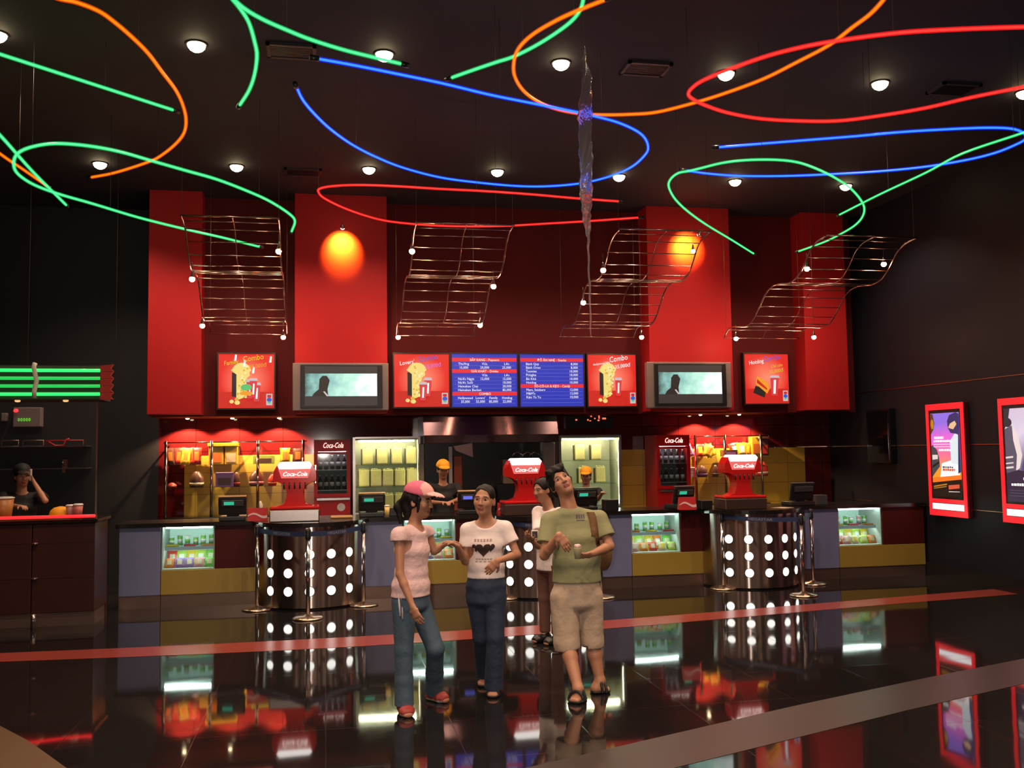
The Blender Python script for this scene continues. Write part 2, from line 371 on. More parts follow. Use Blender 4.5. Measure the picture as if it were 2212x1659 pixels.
neon([(1310, -2), (1250, 22), (1200, 45), (1150, 75), (1120, 105), (1110, 135), (1112, 165), (1130, 195), (1160, 218), (1200, 235), (1250, 245), (1300, 248), (1360, 247), (1420, 242), (1500, 222), (1570, 200), (1650, 170), (1720, 135), (1790, 98), (1840, 60), (1880, 30), (1912, -5), (1935, -40)], 4.68, 'orange', 'orange neon bowl shaped loop right of the ceiling centre', 3)
neon([(2260, 57), (2150, 60), (2050, 64), (1950, 70), (1850, 82), (1750, 98), (1660, 120), (1580, 148), (1520, 173), (1495, 190), (1487, 203), (1495, 213), (1520, 226), (1570, 243), (1640, 256), (1720, 261), (1810, 261), (1900, 250), (2000, 233), (2100, 210), (2260, 178)], 4.55, 'red', 'large thick red neon hairpin at the upper right', 3)
neon([(1552, 318), (1650, 310), (1750, 302), (1850, 294), (1950, 285), (2050, 279), (2130, 276), (2185, 278), (2212, 288), (2215, 300), (2195, 312), (2150, 330), (2090, 345), (2000, 360), (1900, 370), (1800, 376), (1700, 380), (1600, 380), (1530, 375), (1480, 368)], 4.5, 'blue', 'narrow blue neon hairpin at right under the red one', 3)
neon([(1628, 548), (1580, 518), (1530, 488), (1490, 460), (1460, 432), (1445, 405), (1448, 388), (1465, 374), (1490, 369), (1515, 363), (1560, 352), (1610, 346), (1670, 345), (1720, 350), (1760, 363), (1800, 382), (1835, 405), (1858, 430), (1867, 450), (1862, 470), (1845, 488), (1815, 506), (1780, 523), (1725, 543)], 4.22, 'green', 'open green neon loop hanging over the right red pillars', 3, .012)
neon([(1813, 464), (1900, 420), (2000, 373), (2080, 331), (2212, 286), (2250, 268)], 4.35, 'green', 'straight slanting green neon rod near the right wall', 2, .011)
neon([(1337, 435), (1240, 428), (1150, 420), (1050, 413), (950, 408), (870, 403), (800, 400), (750, 400), (710, 403), (690, 408), (688, 415), (700, 428), (740, 448), (790, 466), (840, 478), (920, 486), (1000, 489), (1090, 488), (1180, 483), (1280, 477), (1380, 470)], 4.3, 'red', 'flat red neon hairpin above the menu boards', 3, .0115)

# ---------------------------------------------------------------- hanging foil banner, clear and rippled
def foil():
    pr = [(100, 1262, 3), (112, 1263, 8), (130, 1262, 13), (150, 1266, 24), (165, 1268, 31), (200, 1267, 34), (230, 1265, 37), (260, 1263, 38), (290, 1264, 35), (320, 1265, 31), (345, 1266, 31), (370, 1266, 30), (400, 1266, 30), (425, 1266, 29), (450, 1267, 27), (470, 1267, 23), (490, 1269, 17), (515, 1271, 10), (540, 1271, 6), (580, 1272, 4.5), (640, 1274, 5), (690, 1276, 5), (727, 1276, 2)]
    Y = 6.6; t0 = at(1262, 100, Y); t = thing('hanging_foil_banner', 'long clear crinkled foil banner hanging from the ceiling in front of the neon', 'decoration', t0)
    fm = bpy.data.materials.new('clear_foil'); fm.use_nodes = True; nt = fm.node_tree; b = nt.nodes['Principled BSDF']
    b.inputs['Base Color'].default_value = (.86, .82, .88, 1); b.inputs['Roughness'].default_value = .17; b.inputs['Transmission Weight'].default_value = .90; b.inputs['IOR'].default_value = 1.22; b.inputs['Specular IOR Level'].default_value = .35
    tc = nt.nodes.new('ShaderNodeTexCoord'); n = nt.nodes.new('ShaderNodeTexNoise'); n.inputs['Scale'].default_value = 14; nt.links.new(tc.outputs['Object'], n.inputs['Vector'])
    bp = nt.nodes.new('ShaderNodeBump'); bp.inputs['Strength'].default_value = .5; bp.inputs['Distance'].default_value = .03; nt.links.new(n.outputs['Fac'], bp.inputs['Height']); nt.links.new(bp.outputs['Normal'], b.inputs['Normal'])
    vs = []; K = 9; rng = random.Random(3); rows = []
    for i in range(len(pr) - 1):
        for k in range(4):
            u = k / 4; rows.append([pr[i][q] * (1 - u) + pr[i + 1][q] * u for q in range(3)])
    rows.append(pr[-1])
    for side in (-1, 1):
        for i, (y, x, w) in enumerate(rows):
            c = at(x, y, Y); ww = w * Y / F * .97; tw = .25 + .5 * math.sin(i * .11)
            for k in range(K):
                u = k / (K - 1) - .5; rip = .012 * math.sin(u * 9 + i * .5) * min(1, w / 20) + (.006 * math.sin(i * 1.9) if k in (0, K - 1) else 0)
                vs.append((c.x + ww * u + (.004 * math.sin(i * 1.3) if k in (0, K - 1) else 0), c.y + ww * u * tw + rip + side * (.004 * (1 - (2 * u) ** 2) + .0008), c.z))
    R = len(rows); fs = []
    def I(sd, i, k): return sd * R * K + i * K + k
    for i in range(R - 1):
        for k in range(K - 1):
            fs.append((I(0, i, k), I(0, i, k + 1), I(0, i + 1, k + 1), I(0, i + 1, k))[::-1]); fs.append((I(1, i, k), I(1, i, k + 1), I(1, i + 1, k + 1), I(1, i + 1, k)))
        fs.append((I(0, i, 0), I(0, i + 1, 0), I(1, i + 1, 0), I(1, i, 0))[::-1]); fs.append((I(0, i, K - 1), I(0, i + 1, K - 1), I(1, i + 1, K - 1), I(1, i, K - 1)))
    MB().add(vs, fs, fm, True).build('foil', t)
    MB().tube([t0, (t0.x, t0.y, H)], .002, CABLE, 5).build('hanging_wire', t)
foil()

# ---------------------------------------------------------------- wave racks of steel rods with halogen lamps
PROF = [(9.85, 4.12), (10.08, 4.095), (10.236, 4.03), (10.343, 3.931), (10.451, 3.836), (10.596, 3.756), (10.79, 3.735), (11.04, 3.765), (11.234, 3.748), (11.397, 3.674), (11.525, 3.568), (11.656, 3.46), (11.787, 3.387), (11.96, 3.36), (12.31, 3.40), (12.5, 3.372), (12.62, 3.28)]
ROD = mat('rod_steel', (.40, .24, .19), .25, 1.)
def wave_rack(x0, x1, dx, lb, zoff=0.):
    t = thing('wave_rack', lb, 'ceiling decoration', ((x0 + x1) / 2, 11.2, 3.75), 'wave racks')
    P = smooth_path([(0, y, z + zoff) for y, z in PROF], 4)
    L = [0]
    for a, b in zip(P, P[1:]): L.append(L[-1] + (b - a).length)
    def pos(s):
        s *= L[-1]
        for i in range(len(L) - 1):
            if L[i + 1] >= s: u = (s - L[i]) / (L[i + 1] - L[i]); return P[i].lerp(P[i + 1], u)
        return P[-1]
    def sh(y): return dx * (y - 9.85) / 2.77
    for x in (x0, x1): MB().tube([(x + sh(p.y), p.y, p.z) for p in P], .009, ROD, 8).build('side_rail', t)
    xm = x0 + (x1 - x0) * .52; MB().tube([(xm + sh(p.y), p.y, p.z) for p in P], .006, ROD, 6).build('centre_rail', t)
    for k in range(19):
        p = pos(k / 18); MB().tube([(x0 + sh(p.y) - .01, p.y, p.z), (x1 + sh(p.y) + .01, p.y, p.z)], .0050 if k else .009, ROD, 6).build('rod', t)
    for x in (x0, x1):
        for s in (.02, .97):
            p = pos(s); MB().tube([(x + sh(p.y), p.y, p.z), (x + sh(p.y), p.y, H)], .002, CABLE, 5).build('hanging_wire', t)
    return t
wave_rack(-1.40, -.46, -.02, 'curved steel rod wave rack hanging over the leftmost combo poster')
wave_rack(.93, 1.95, -.02, 'curved steel rod wave rack hanging over the left blue menu')
wave_rack(3.12, 4.15, 0, 'curved steel rod wave rack hanging right of the foil banner')
wave_rack(5.55, 6.66, -.08, 'curved steel rod wave rack nearest the right wall')
HAL = emit('halogen', (1.0, .62, .36), 30.)
def halogen(px, py, Y, lb, aim=None, power=10, first=[None], up=False):
    p = at(px, py, Y)
    if first[0] is None:
        t = thing('halogen_lamp', lb, 'hanging lamp', p, 'halogen lamps on the wave racks')
        MB().lathe([(.004, .10), (.012, .055), (.02, .02), (.03, -.012)], CHROME, p, 14).build('reflector', t)
        MB().ell(p + Vector((0, 0, -.010)), .031, .031, .030, HAL, 12, 8).build('bulb', t)
        MB().tube([p + Vector((0, 0, .09)), (p.x, p.y, p.z + .18)], .003, CABLE, 5).build('flex', t)
        lamp('halogen_glow', p + Vector((0, -.01, -.05)), power, (1.0, .50, .30), rad=.03, parent=t)
        first[0] = t
    else: t = dup(first[0], p, lb)
    if up: MB().tube([p + Vector((0, 0, .17)), (p.x, p.y, H)], .0025, CABLE, 5).build('hanging_wire', t)
    return t
for px, py, Y, lb in ((602, 541, 10.4, 'at the upper right of the leftmost rack'), (415, 601, 10.8, 'at the upper left of the leftmost rack'), (437, 702, 12.1, 'at the lower left of the leftmost rack'), (612, 727, 12.6, 'at the bottom right of the leftmost rack'),
                      (890, 541, 10.3, 'at the upper left of the rack over the left blue menu'), (1066, 617, 10.9, 'at the middle right of the rack over the left blue menu'), (1037, 701, 12.1, 'at the lower right of the rack over the left blue menu'), (860, 727, 12.6, 'at the bottom left of the rack over the left blue menu'),
                      (1303, 582, 10.4, 'at the upper left of the rack beside the foil banner'), (1260, 652, 11.3, 'at the middle left of the rack beside the foil banner'), (1386, 727, 12.5, 'at the bottom right of the rack beside the foil banner'),
                      (1743, 579, 10.5, 'at the upper left of the rack nearest the right wall'), (1909, 569, 10.4, 'at the upper right of the rack nearest the right wall'), (1590, 730, 12.6, 'at the bottom left of the rack nearest the right wall'), (1758, 727, 12.5, 'at the bottom right of the rack nearest the right wall')):
    halogen(px, py, Y, 'lit halogen lamp ' + lb, power=9, up=(px in (1386, 1758)))
def pillar_spot(px, py, Y, lb, sx, sy, power, topY=H):
    p = at(px, py, Y); tgt = at(sx, sy, 13.1); t = thing('pillar_spotlight', lb, 'hanging lamp', p)
    d = (tgt - p).normalized(); R = d.to_track_quat('-Z', 'Y').to_matrix()
    MB().ell(p, .03, .03, .03, HAL, 12, 8).build('bulb', t)
    b = MB(); b.lathe([(.005, .06), (.022, .03), (.034, .004)], CHROME, (0, 0, 0), 14); b.v = [tuple(R @ Vector(v) + p) for v in b.v]; b.build('reflector', t)
    MB().tube([p, (p.x, p.y, H)], .0025, CABLE, 5).build('hanging_wire', t)
    lamp('spot_beam', p + d * .05, power, (1.0, .85, .05), spot=math.radians(80), blend=.9, rad=.02, parent=t, rot=d.to_track_quat('-Z', 'Y').to_euler())
pillar_spot(740, 491, 12.75, 'lit spotlight on a wire in front of the broad left pillar', 739, 533, 260)
pillar_spot(1510, 506, 12.7, 'lit spotlight in front of the broad right pillar, at the rack corner', 1484, 535, 210)
halogen(1497, 541, 12.7, 'small lit halogen lamp under the spotlight on the broad right pillar', up=True)

# ---------------------------------------------------------------- lit boards on the upper wall
X3 = Vector((1, 0, 0)); Z3 = Vector((0, 0, 1)); NY = Vector((0, -1, 0))
YBRD = YB - .10
def rect(u0, v0, u1, v1): return [(u0, v0), (u1, v0), (u1, v1), (u0, v1)]
def oval(u, v, a, b, n=18, t0=0, t1=2 * math.pi): return [(u + a * math.cos(t0 + (t1 - t0) * k / n), v + b * math.sin(t0 + (t1 - t0) * k / n)) for k in range(n)]
def poster_red():
    m = bpy.data.materials.new('lit_red_print'); m.use_nodes = True; nt = m.node_tree; b = nt.nodes['Principled BSDF']
    b.inputs['Base Color'].default_value = (.05, .01, .01, 1)
    tc = nt.nodes.new('ShaderNodeTexCoord'); mp = nt.nodes.new('ShaderNodeMapping'); mp.inputs['Location'].default_value = (0, 0, -.02); mp.inputs['Scale'].default_value = (2.6, 1, 2.6)
    gr = nt.nodes.new('ShaderNodeTexGradient'); gr.gradient_type = 'SPHERICAL'; rp = nt.nodes.new('ShaderNodeValToRGB')
    rp.color_ramp.elements[0].color = (*lin('#e02018'), 1); rp.color_ramp.elements[1].color = (*lin('#ff8a6c'), 1); rp.color_ramp.elements[0].position = .1; rp.color_ramp.elements[1].position = .95
    nt.links.new(tc.outputs['Object'], mp.inputs[0]); nt.links.new(mp.outputs[0], gr.inputs[0]); nt.links.new(gr.outputs[0], rp.inputs[0]); nt.links.new(rp.outputs[0], b.inputs['Emission Color']); b.inputs['Emission Strength'].default_value = 1.0
    return m
PRED = poster_red()
E_TABLE = emit('lit_print_table', lin('#d81c14'), .9); E_POP = emit('lit_print_popcorn', lin('#f2d878'), 1.); E_POP2 = emit('lit_print_popcorn_shade', lin('#d9ab3c'), 1.)
E_POP3 = emit('lit_print_popcorn_pale', lin('#f8ecb8'), 1.); E_BLK = emit('lit_print_black', (.006, .006, .006), 1.); E_CUP = emit('lit_print_cup', lin('#d83a40'), 1.); E_GREY = emit('lit_print_grey', lin('#c9bcc0'), 1.); E_WHT = emit('lit_print_white', (1, .97, .95), 1.05)
E_YEL = emit('lit_print_yellow', lin('#d8c400'), 1.); E_PURP = emit('lit_print_lilac', lin('#d070d8'), 1.); E_BLU2 = emit('lit_print_blue', lin('#2a58c8'), 1.); E_ORG = emit('lit_print_orange', lin('#f09a20'), 1.); E_GRN = emit('lit_print_green', lin('#58c070'), 1.)
FRM = mat('board_frame', (.012, .006, .006), .4)
def framed(name, lb, cat, x0, x1, z0, z1, bw=.02, dep=.09):
    c = Vector(((x0 + x1) / 2, YB - dep, (z0 + z1) / 2)); t = thing(name, lb, cat, c)
    f = MB()
    for a in (((x0 - bw, z0 - bw), (x1 + bw, z0)), ((x0 - bw, z1), (x1 + bw, z1 + bw)), ((x0 - bw, z0), (x0, z1)), ((x1, z0), (x1 + bw, z1))):
        f.box((a[0][0], YB - dep - .012, a[0][1]), (a[1][0], YB - .002, a[1][1]), FRM)
    f.build('frame', t); return t, c
def combo(lb, x0, x1, z0, z1, t1, t2, price, c1, c2, c3, kind):
    t, c = framed('combo_poster', lb, 'lit poster', x0, x1, z0, z1)
    w = x1 - x0; h = z1 - z0; y = c.y; o = Vector((x0, y, z0)); u = w; v = h
    MB().box((x0, y, z0), (x1, YB - .01, z1), PRED).build('light_panel', t)
    a = MB(); L = [0]
    def pz(poly, mt, extra=0):
        L[0] += .0004; a.prism([(p[0] * w, p[1] * h) for p in poly], mt, o + NY * (L[0] + .001), X3, Z3, .0008)
    pz(rect(.003, .003, .997, .30), E_TABLE)
    if kind == 'pop':
        pz([(.24, .22), (.32, .20), (.32, .64), (.24, .66)], E_BLK)
        pz([(.32, .14), (.47, .20), (.5, .55), (.56, .6), (.55, .72), (.48, .8), (.4, .82), (.3, .77), (.22, .70), (.32, .62)], E_POP)
        rr = random.Random(len(lb))
        for aa in range(11): pz(oval(.415 + .135 * math.cos(.2 + aa * .28), .68 + .125 * math.sin(.2 + aa * .28), .038, .036, 9), E_POP)
        for k in range(46):
            u_ = .345 + .17 * rr.random(); v_ = .20 + .58 * rr.random(); pz(oval(u_ + (.02 if v_ > .5 else 0), v_, .013 + .010 * rr.random(), .013 + .010 * rr.random(), 7), (E_POP2, E_POP3, E_POP)[k % 3])
        pz(oval(.24, .12, .04, .035, 10), E_POP); pz(oval(.34, .10, .05, .04, 10), E_POP); pz(oval(.33, .16, .04, .03, 10), E_POP2)
        cups = {'Family': ((.52, .18), (.64, .12), (.58, .2)), "Lovers'": ((.56, .2), (.47, .12))}.get(t1, ((.57, .2),))
        for (cu, cv) in cups:
            pz([(cu, cv), (cu + .09, cv), (cu + .12, cv + .3), (cu - .02, cv + .3)], E_CUP)
            pz([(cu - .03, cv + .3), (cu + .13, cv + .3), (cu + .11, cv + .35), (cu - .01, cv + .35)], E_GREY)
            pz([(cu + .03, cv + .05), (cu + .06, cv + .05), (cu + .07, cv + .25), (cu + .04, cv + .25)], E_WHT)
        if t1 == 'Family':
            pz(oval(.5, .38, .1, .06), E_GRN); pz(oval(.5, .27, .12, .04), E_ORG)
            for (qx, qy) in ((.3, .93), (.46, .83), (.62, .7), (.93, .9)): pz([(qx - .02, qy - .06), (qx + .02, qy - .06), (qx + .03, qy + .05), (qx, qy + .06)], E_WHT)
    else:
        pz([(.18, .22), (.44, .12), (.48, .3), (.24, .36)], E_BLK)
        pz([(.24, .40), (.5, .2), (.56, .3), (.52, .42), (.28, .56)], E_ORG); pz([(.27, .42), (.5, .27), (.5, .31), (.28, .5)], E_TABLE)
        pz([(.60, .16), (.73, .16), (.78, .52), (.58, .52)], E_CUP); pz([(.56, .52), (.8, .52), (.77, .57), (.6, .57)], E_GREY); pz([(.64, .2), (.69, .2), (.71, .48), (.66, .48)], E_WHT)
    pz(rect(.86, .05, .97, .26), E_GREY); pz(oval(.915, .15, .045, .04), E_BLU2); pz(oval(.915, .10, .03, .02), E_GRN); pz(rect(.88, .19, .95, .24), E_TABLE)
    a.build('picture', t)
    b = MB(); th = math.radians(9); xd = X3 * math.cos(th) + Z3 * math.sin(th); up = Z3 * math.cos(th) - X3 * math.sin(th); q = o + NY * .03 * 1
    q = o + NY * (L[0] + .004)
    b.text(t1, q + X3 * .10 * w + Z3 * .78 * h, xd, up, .115 * h * min(1, 6.5 / len(t1)), c1, shear=.1, sx=.9); b.text(t2, q + X3 * .44 * w + Z3 * .845 * h, xd, up, .15 * h, c2, shear=.1, sx=.82)
    b.text(price, q + X3 * .55 * w + Z3 * (.72 if kind == 'pop' else .60) * h, xd, up, .10 * h, c3, shear=.15, sx=.95)
    if kind != 'pop': b.text('Chỉ còn', q + X3 * .6 * w + Z3 * .72 * h, xd, up, .08 * h, c3, shear=.15)
    b.build('lettering', t); return t
combo('square lit poster reading Family Combo, on its own left of the left television', -1.405, -.68, 2.375, 3.105, 'Family', 'Combo', '85,000đ', E_YEL, E_YEL, E_ORG, 'pop')
combo("lit poster reading Lovers' Combo left of the blue menus", .935, 1.70, 2.38, 3.115, "Lovers'", 'Combo', '55,000đ', E_WHT, E_BLU2, E_PURP, 'pop')
combo('lit poster with one popcorn box and one cup right of the blue menus', 3.71, 4.43, 2.375, 3.12, 'Hollywood Nho', 'Combo', '35,000đ', E_WHT, E_WHT, E_WHT, 'pop')
combo('lit poster with a hot dog box right of the right television', 6.12, 6.82, 2.40, 3.14, 'Hotdog', 'Combo', '22,000đ', E_WHT, E_BLU2, E_YEL, 'dog')
MENU = emit('menu_blue', lin('#1c30b4'), 1.); MRED = emit('menu_red', lin('#e8202e'), 1.); MLINE = emit('menu_line', lin('#7f8ed8'), 1.)
def menu(lb, x0, x1, z0, z1, rows, cols):
    t, c = framed('menu_board', lb, 'menu board', x0, x1, z0, z1); w = x1 - x0; h = z1 - z0; o = Vector((x0, c.y, z0))
    MB().box((x0, c.y, z0), (x1, YB - .01, z1), MENU).build('light_panel', t)
    bars = MB(); tx = MB()
    for kind, v, items in rows:
        if kind == 'bar':
            bars.prism(rect(.004, (v - .033) * h, w - .004, (v + .036) * h), MRED, o + NY * .003, X3, Z3, .002)
            tx.text(items, o + X3 * w * .5 + Z3 * (v - .022) * h + NY * .005, X3, Z3, .062 * h, E_WHT, 'CENTER')
        else:
            bars.prism(rect(.03 * w, (v - .037) * h, .97 * w, (v - .034) * h), MLINE, o + NY * .002, X3, Z3, .001)
            for (u, s, al) in items: tx.text(s, o + X3 * w * u + Z3 * (v - .022) * h + NY * .005, X3, Z3, .064 * h, E_WHT, al)
    bars.build('colour_bars', t); tx.build('lettering', t)
C_, L_, R_ = 'CENTER', 'LEFT', 'RIGHT'
menu('blue lit menu board of popcorn, drinks and combo prices, the left of the pair', 1.74, 2.67, 2.375, 3.12, [
    ('bar', .89, 'BẮP RANG - Popcorn'), ('row', .815, [(.18, 'Thường', C_), (.5, 'Vừa', C_), (.84, 'Lớn', C_)]), ('row', .745, [(.18, '15,000', C_), (.5, '20,000', C_), (.84, '25,000', C_)]),
    ('bar', .675, 'GIẢI KHÁT - Drinks'), ('row', .60, [(.5, 'Vừa', C_), (.84, 'Lớn', C_)]), ('row', .53, [(.09, 'Nước Ngọt', L_), (.5, '12,000', C_), (.91, '15,000', R_)]), ('row', .46, [(.09, 'Nước Suối', L_), (.91, '10,000', R_)]),
    ('row', .39, [(.09, 'Heineken Chai', L_), (.91, '20,000', R_)]), ('row', .32, [(.09, 'Heineken Bucket', L_), (.91, '85,000', R_)]),
    ('bar', .245, 'COMBO'), ('row', .17, [(.2, 'Hollywood', C_), (.43, "Lovers'", C_), (.63, 'Family', C_), (.84, 'Hotdog', C_)]), ('row', .10, [(.2, '35,000', C_), (.43, '55,000', C_), (.63, '85,000', C_), (.84, '22,000', C_)])], 3)
menu('blue lit menu board of snack and candy prices, the right of the pair', 2.715, 3.645, 2.375, 3.12, [
    ('bar', .89, 'ĐỒ ĂN NHẸ - Snacks'), ('row', .815, [(.09, 'Bánh Quy', L_), (.91, '8,000', R_)]), ('row', .745, [(.09, 'Bánh Oreo', L_), (.91, '8,000', R_)]), ('row', .675, [(.09, 'Toonies', L_), (.91, '10,000', R_)]), ('row', .605, [(.09, 'Pringles', L_), (.91, '10,000', R_)]),
    ('row', .53, [(.09, 'Bò Khô', L_), (.91, '10,000', R_)]), ('row', .46, [(.09, 'Hotdog', L_), (.91, '10,000', R_)]), ('bar', .39, 'SÔ-CÔ-LA & KẸO - Candy'),
    ('row', .32, [(.09, 'Mars, Snickers', L_), (.91, '12,000', R_)]), ('row', .25, [(.09, "M&M's", L_), (.91, '12,000', R_)]), ('row', .18, [(.09, 'Kẹo Ya Yu', L_), (.91, '10,000', R_)]), ('row', .11, [])], 2)
# televisions
def scr():
    m = bpy.data.materials.new('screen_picture'); m.use_nodes = True; nt = m.node_tree; b = nt.nodes['Principled BSDF']; b.inputs['Base Color'].default_value = (.02, .02, .02, 1); b.inputs['Roughness'].default_value = .2
    tc = nt.nodes.new('ShaderNodeTexCoord'); sx = nt.nodes.new('ShaderNodeSeparateXYZ'); nt.links.new(tc.outputs['Object'], sx.inputs[0])
    n = nt.nodes.new('ShaderNodeTexNoise'); n.inputs['Scale'].default_value = 7; n.inputs['Detail'].default_value = 3; nt.links.new(tc.outputs['Object'], n.inputs['Vector'])
    ma = nt.nodes.new('ShaderNodeMath'); ma.operation = 'MULTIPLY_ADD'; ma.inputs[1].default_value = .9; ma.inputs[2].default_value = .22; nt.links.new(sx.outputs[0], ma.inputs[0])
    ad = nt.nodes.new('ShaderNodeMath'); ad.operation = 'MULTIPLY_ADD'; ad.inputs[1].default_value = .75; nt.links.new(n.outputs['Fac'], ad.inputs[0]); nt.links.new(ma.outputs[0], ad.inputs[2])
    rp = nt.nodes.new('ShaderNodeValToRGB'); cr = rp.color_ramp; cr.elements[0].position = .1; cr.elements[0].color = (*lin('#3c5450'), 1); cr.elements[1].position = .98; cr.elements[1].color = (*lin('#f4fff8'), 1)
    e = cr.elements.new(.42); e.color = (*lin('#86b8b0'), 1); e = cr.elements.new(.7); e.color = (*lin('#b4e4d0'), 1)
    nt.links.new(ad.outputs[0], rp.inputs[0]); nt.links.new(rp.outputs[0], b.inputs['Emission Color']); b.inputs['Emission Strength'].default_value = 1.25; return m
SCR = scr(); TVG = mat('television_silver', (.19, .15, .14), .4, .2); SBAR = emit('screen_bars', lin('#332d2c'), 1.)
def tv(lb, x0, x1, z0, z1, yf=12.98):
    t = thing('television', lb, 'television', ((x0 + x1) / 2, yf, (z0 + z1) / 2)); w = x1 - x0; h = z1 - z0
    MB().box((x0, yf + .02, z0), (x1, yf + .12, z1), TVG, .008).build('housing', t)
    MB().box((x0 + .08 * w, yf + .004, z0 + .05 * h), (x1 - .065 * w, yf + .03, z1 - .035 * h), BLACK, .006).build('bezel', t)
    sx0, sx1, sz0, sz1 = x0 + .125 * w, x1 - .12 * w, z0 + .1 * h, z1 - .07 * h
    s = MB().box((sx0, yf, sz0), (sx1, yf + .01, sz1), SBAR).build('screen', t)
    p0, p1 = z0 + .30 * h, z0 + .775 * h
    b = MB().box((sx0 + .005, yf - .002, p0), (sx1 - .004, yf + .001, p1), SCR); b.build('picture', s)
    q = MB(); SIL = emit('screen_dark_figure', (.014, .012, .012), 1.); W2 = sx1 - sx0; H2 = p1 - p0
    q.prism([(.10 * W2, 0), (.32 * W2, 0), (.31 * W2, .3 * H2), (.34 * W2, .7 * H2), (.30 * W2, .9 * H2), (.24 * W2, .9 * H2), (.20 * W2, .75 * H2), (.19 * W2, .3 * H2), (.13 * W2, .15 * H2)], SIL, Vector((sx0, yf - .0025, p0)), X3, Z3, .0004)
    q.prism([(.25 * W2, .2 * H2), (.30 * W2, .0 * H2), (.33 * W2, .0 * H2), (.27 * W2, .22 * H2)], E_GREY, Vector((sx0, yf - .0032, p0)), X3, Z3, .0004); q.build('figure_picture', s)
    MB().box((x0 + .3 * w, yf + .12, z0 + .3 * h), (x1 - .3 * w, 13.095, z1 - .3 * h), BLACK).build('wall_bracket', t)
a_, b_ = at(632, 782, 12.98), at(840, 888, 12.98); tv('silver framed television showing a misty scene, left of the menu boards', a_.x, b_.x, b_.z + .012, a_.z - .01)
a_, b_ = at(1398, 780, 12.98), at(1583, 882, 12.98); tv('silver framed television showing a misty scene, right of the menu boards', a_.x, b_.x, b_.z + .01, a_.z - .01)
# ---------------------------------------------------------------- snack counter
YC = 11.85
BLUEP = mat('slate_blue_laminate', (.19, .21, .38), .45, vary=.06, vscale=6); YELP = mat('mustard_laminate', (.38, .26, .045), .42, vary=.06, vscale=6)
MARP = mat('dark_red_laminate', (.080, .012, .012), .45, spec=.15, vary=.1, vscale=6); KICK = mat('kickplate_steel', (.26, .17, .135), .35, .8)
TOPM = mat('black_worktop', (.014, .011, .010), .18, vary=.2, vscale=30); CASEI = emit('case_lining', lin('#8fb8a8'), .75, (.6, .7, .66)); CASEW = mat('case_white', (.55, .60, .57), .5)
TUBE = emit('case_lamp', (.82, 1., .88), 42.)
BLUEX = ((-2.33, -1.87), (.464, .92), (3.363, 3.81), (6.19, 6.67)); DISPX = ((-1.87, -1.27), (.92, 1.57), (3.81, 4.47), (6.67, 7.31)); REDX = ((-1.27, -.80), (1.57, 2.0), (4.47, 4.79), (7.31, 7.93))
PEDX = (-.165, 2.60, 5.38); PEDR = .62
PLACE = ('at the left counter end', 'behind the pink capped girl', 'right of the man in olive', 'at the right counter end')
for (x0, x1), pl in zip(BLUEX, PLACE):
    t = thing('counter_cabinet', 'plain slate blue counter cabinet ' + pl, 'cabinet', ((x0 + x1) / 2, YC + .3, 0), 'blue counter cabinets')
    MB().box((x0 + .003, YC, .15), (x1 - .003, YC + .6, .925), BLUEP, .004).build('body', t); MB().box((x0 + .003, YC + .015, 0), (x1 - .003, YC + .55, .148), KICK).build('kickplate', t)
CASES = []
for i, ((x0, x1), (r0, r1)) in enumerate(zip(DISPX, REDX)):
    t = thing('display_cabinet', 'mustard and dark red cabinet with lit snack case, ' + PLACE[i], 'display case', ((x0 + r1) / 2, YC + .3, 0), 'snack display cabinets')
    MB().box((x0 + .003, YC, .15), (r1 - .003, YC + .6, .43), YELP, .004).build('base_panel', t, 'mustard yellow lower panel')
    MB().box((r0, YC, .433), (r1 - .003, YC + .6, .925), MARP, .004).build('door_panel', t, 'dark red panel')
    MB().box((x0 + .003, YC + .015, 0), (r1 - .003, YC + .55, .148), KICK).build('kickplate', t)
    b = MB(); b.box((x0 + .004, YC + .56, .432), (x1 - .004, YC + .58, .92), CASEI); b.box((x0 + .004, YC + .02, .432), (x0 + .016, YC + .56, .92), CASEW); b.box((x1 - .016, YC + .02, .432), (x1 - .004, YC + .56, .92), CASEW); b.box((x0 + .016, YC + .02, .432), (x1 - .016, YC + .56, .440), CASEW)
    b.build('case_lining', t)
    MB().box((x0 + .02, YC + .14, .672), (x1 - .02, YC + .56, .684), mat('shelf_edge', (.42, .50, .60), .3)).box((x0 + .02, YC + .132, .645), (x1 - .02, YC + .139, .686), mat('shelf_edge', (.42, .50, .60), .3)).build('shelf', t)
    MB().tube([(x0 + .04, YC + .10, .908), (x1 - .04, YC + .10, .908)], .008, TUBE, 8).build('lamp_tube', t); MB().tube([(x0 + .04, YC + .16, .664), (x1 - .04, YC + .16, .664)], .006, TUBE, 8).build('lamp_tube', t)  # the lower tube is added fill, tucked under the shelf for the bottom bags
    MB().box((x0 + .006, YC + .004, .433), (x1 - .006, YC + .008, .92), GLASS).build('glass_pane', t)
    CASES.append((x0, x1))
# worktop with three bowed noses
out = [(-2.36, YC - .04)]
for cx in PEDX:
    out += [(cx - math.sqrt(max(.001, .68 ** 2 - .04 ** 2)), YC - .04)] + [(cx - .68 * math.cos(a), YC - .68 * math.sin(a)) for a in [math.pi * (k + 1) / 24 for k in range(23)]] + [(cx + math.sqrt(.68 ** 2 - .04 ** 2), YC - .04)]
out += [(7.93, YC - .04), (7.93, YC + .66), (-2.36, YC + .66)]
MB().prism(out, TOPM, (0, 0, .975), (1, 0, 0), (0, 1, 0), .047).build('counter_worktop', None, 'long black polished snack counter worktop with three bowed noses', 'worktop')
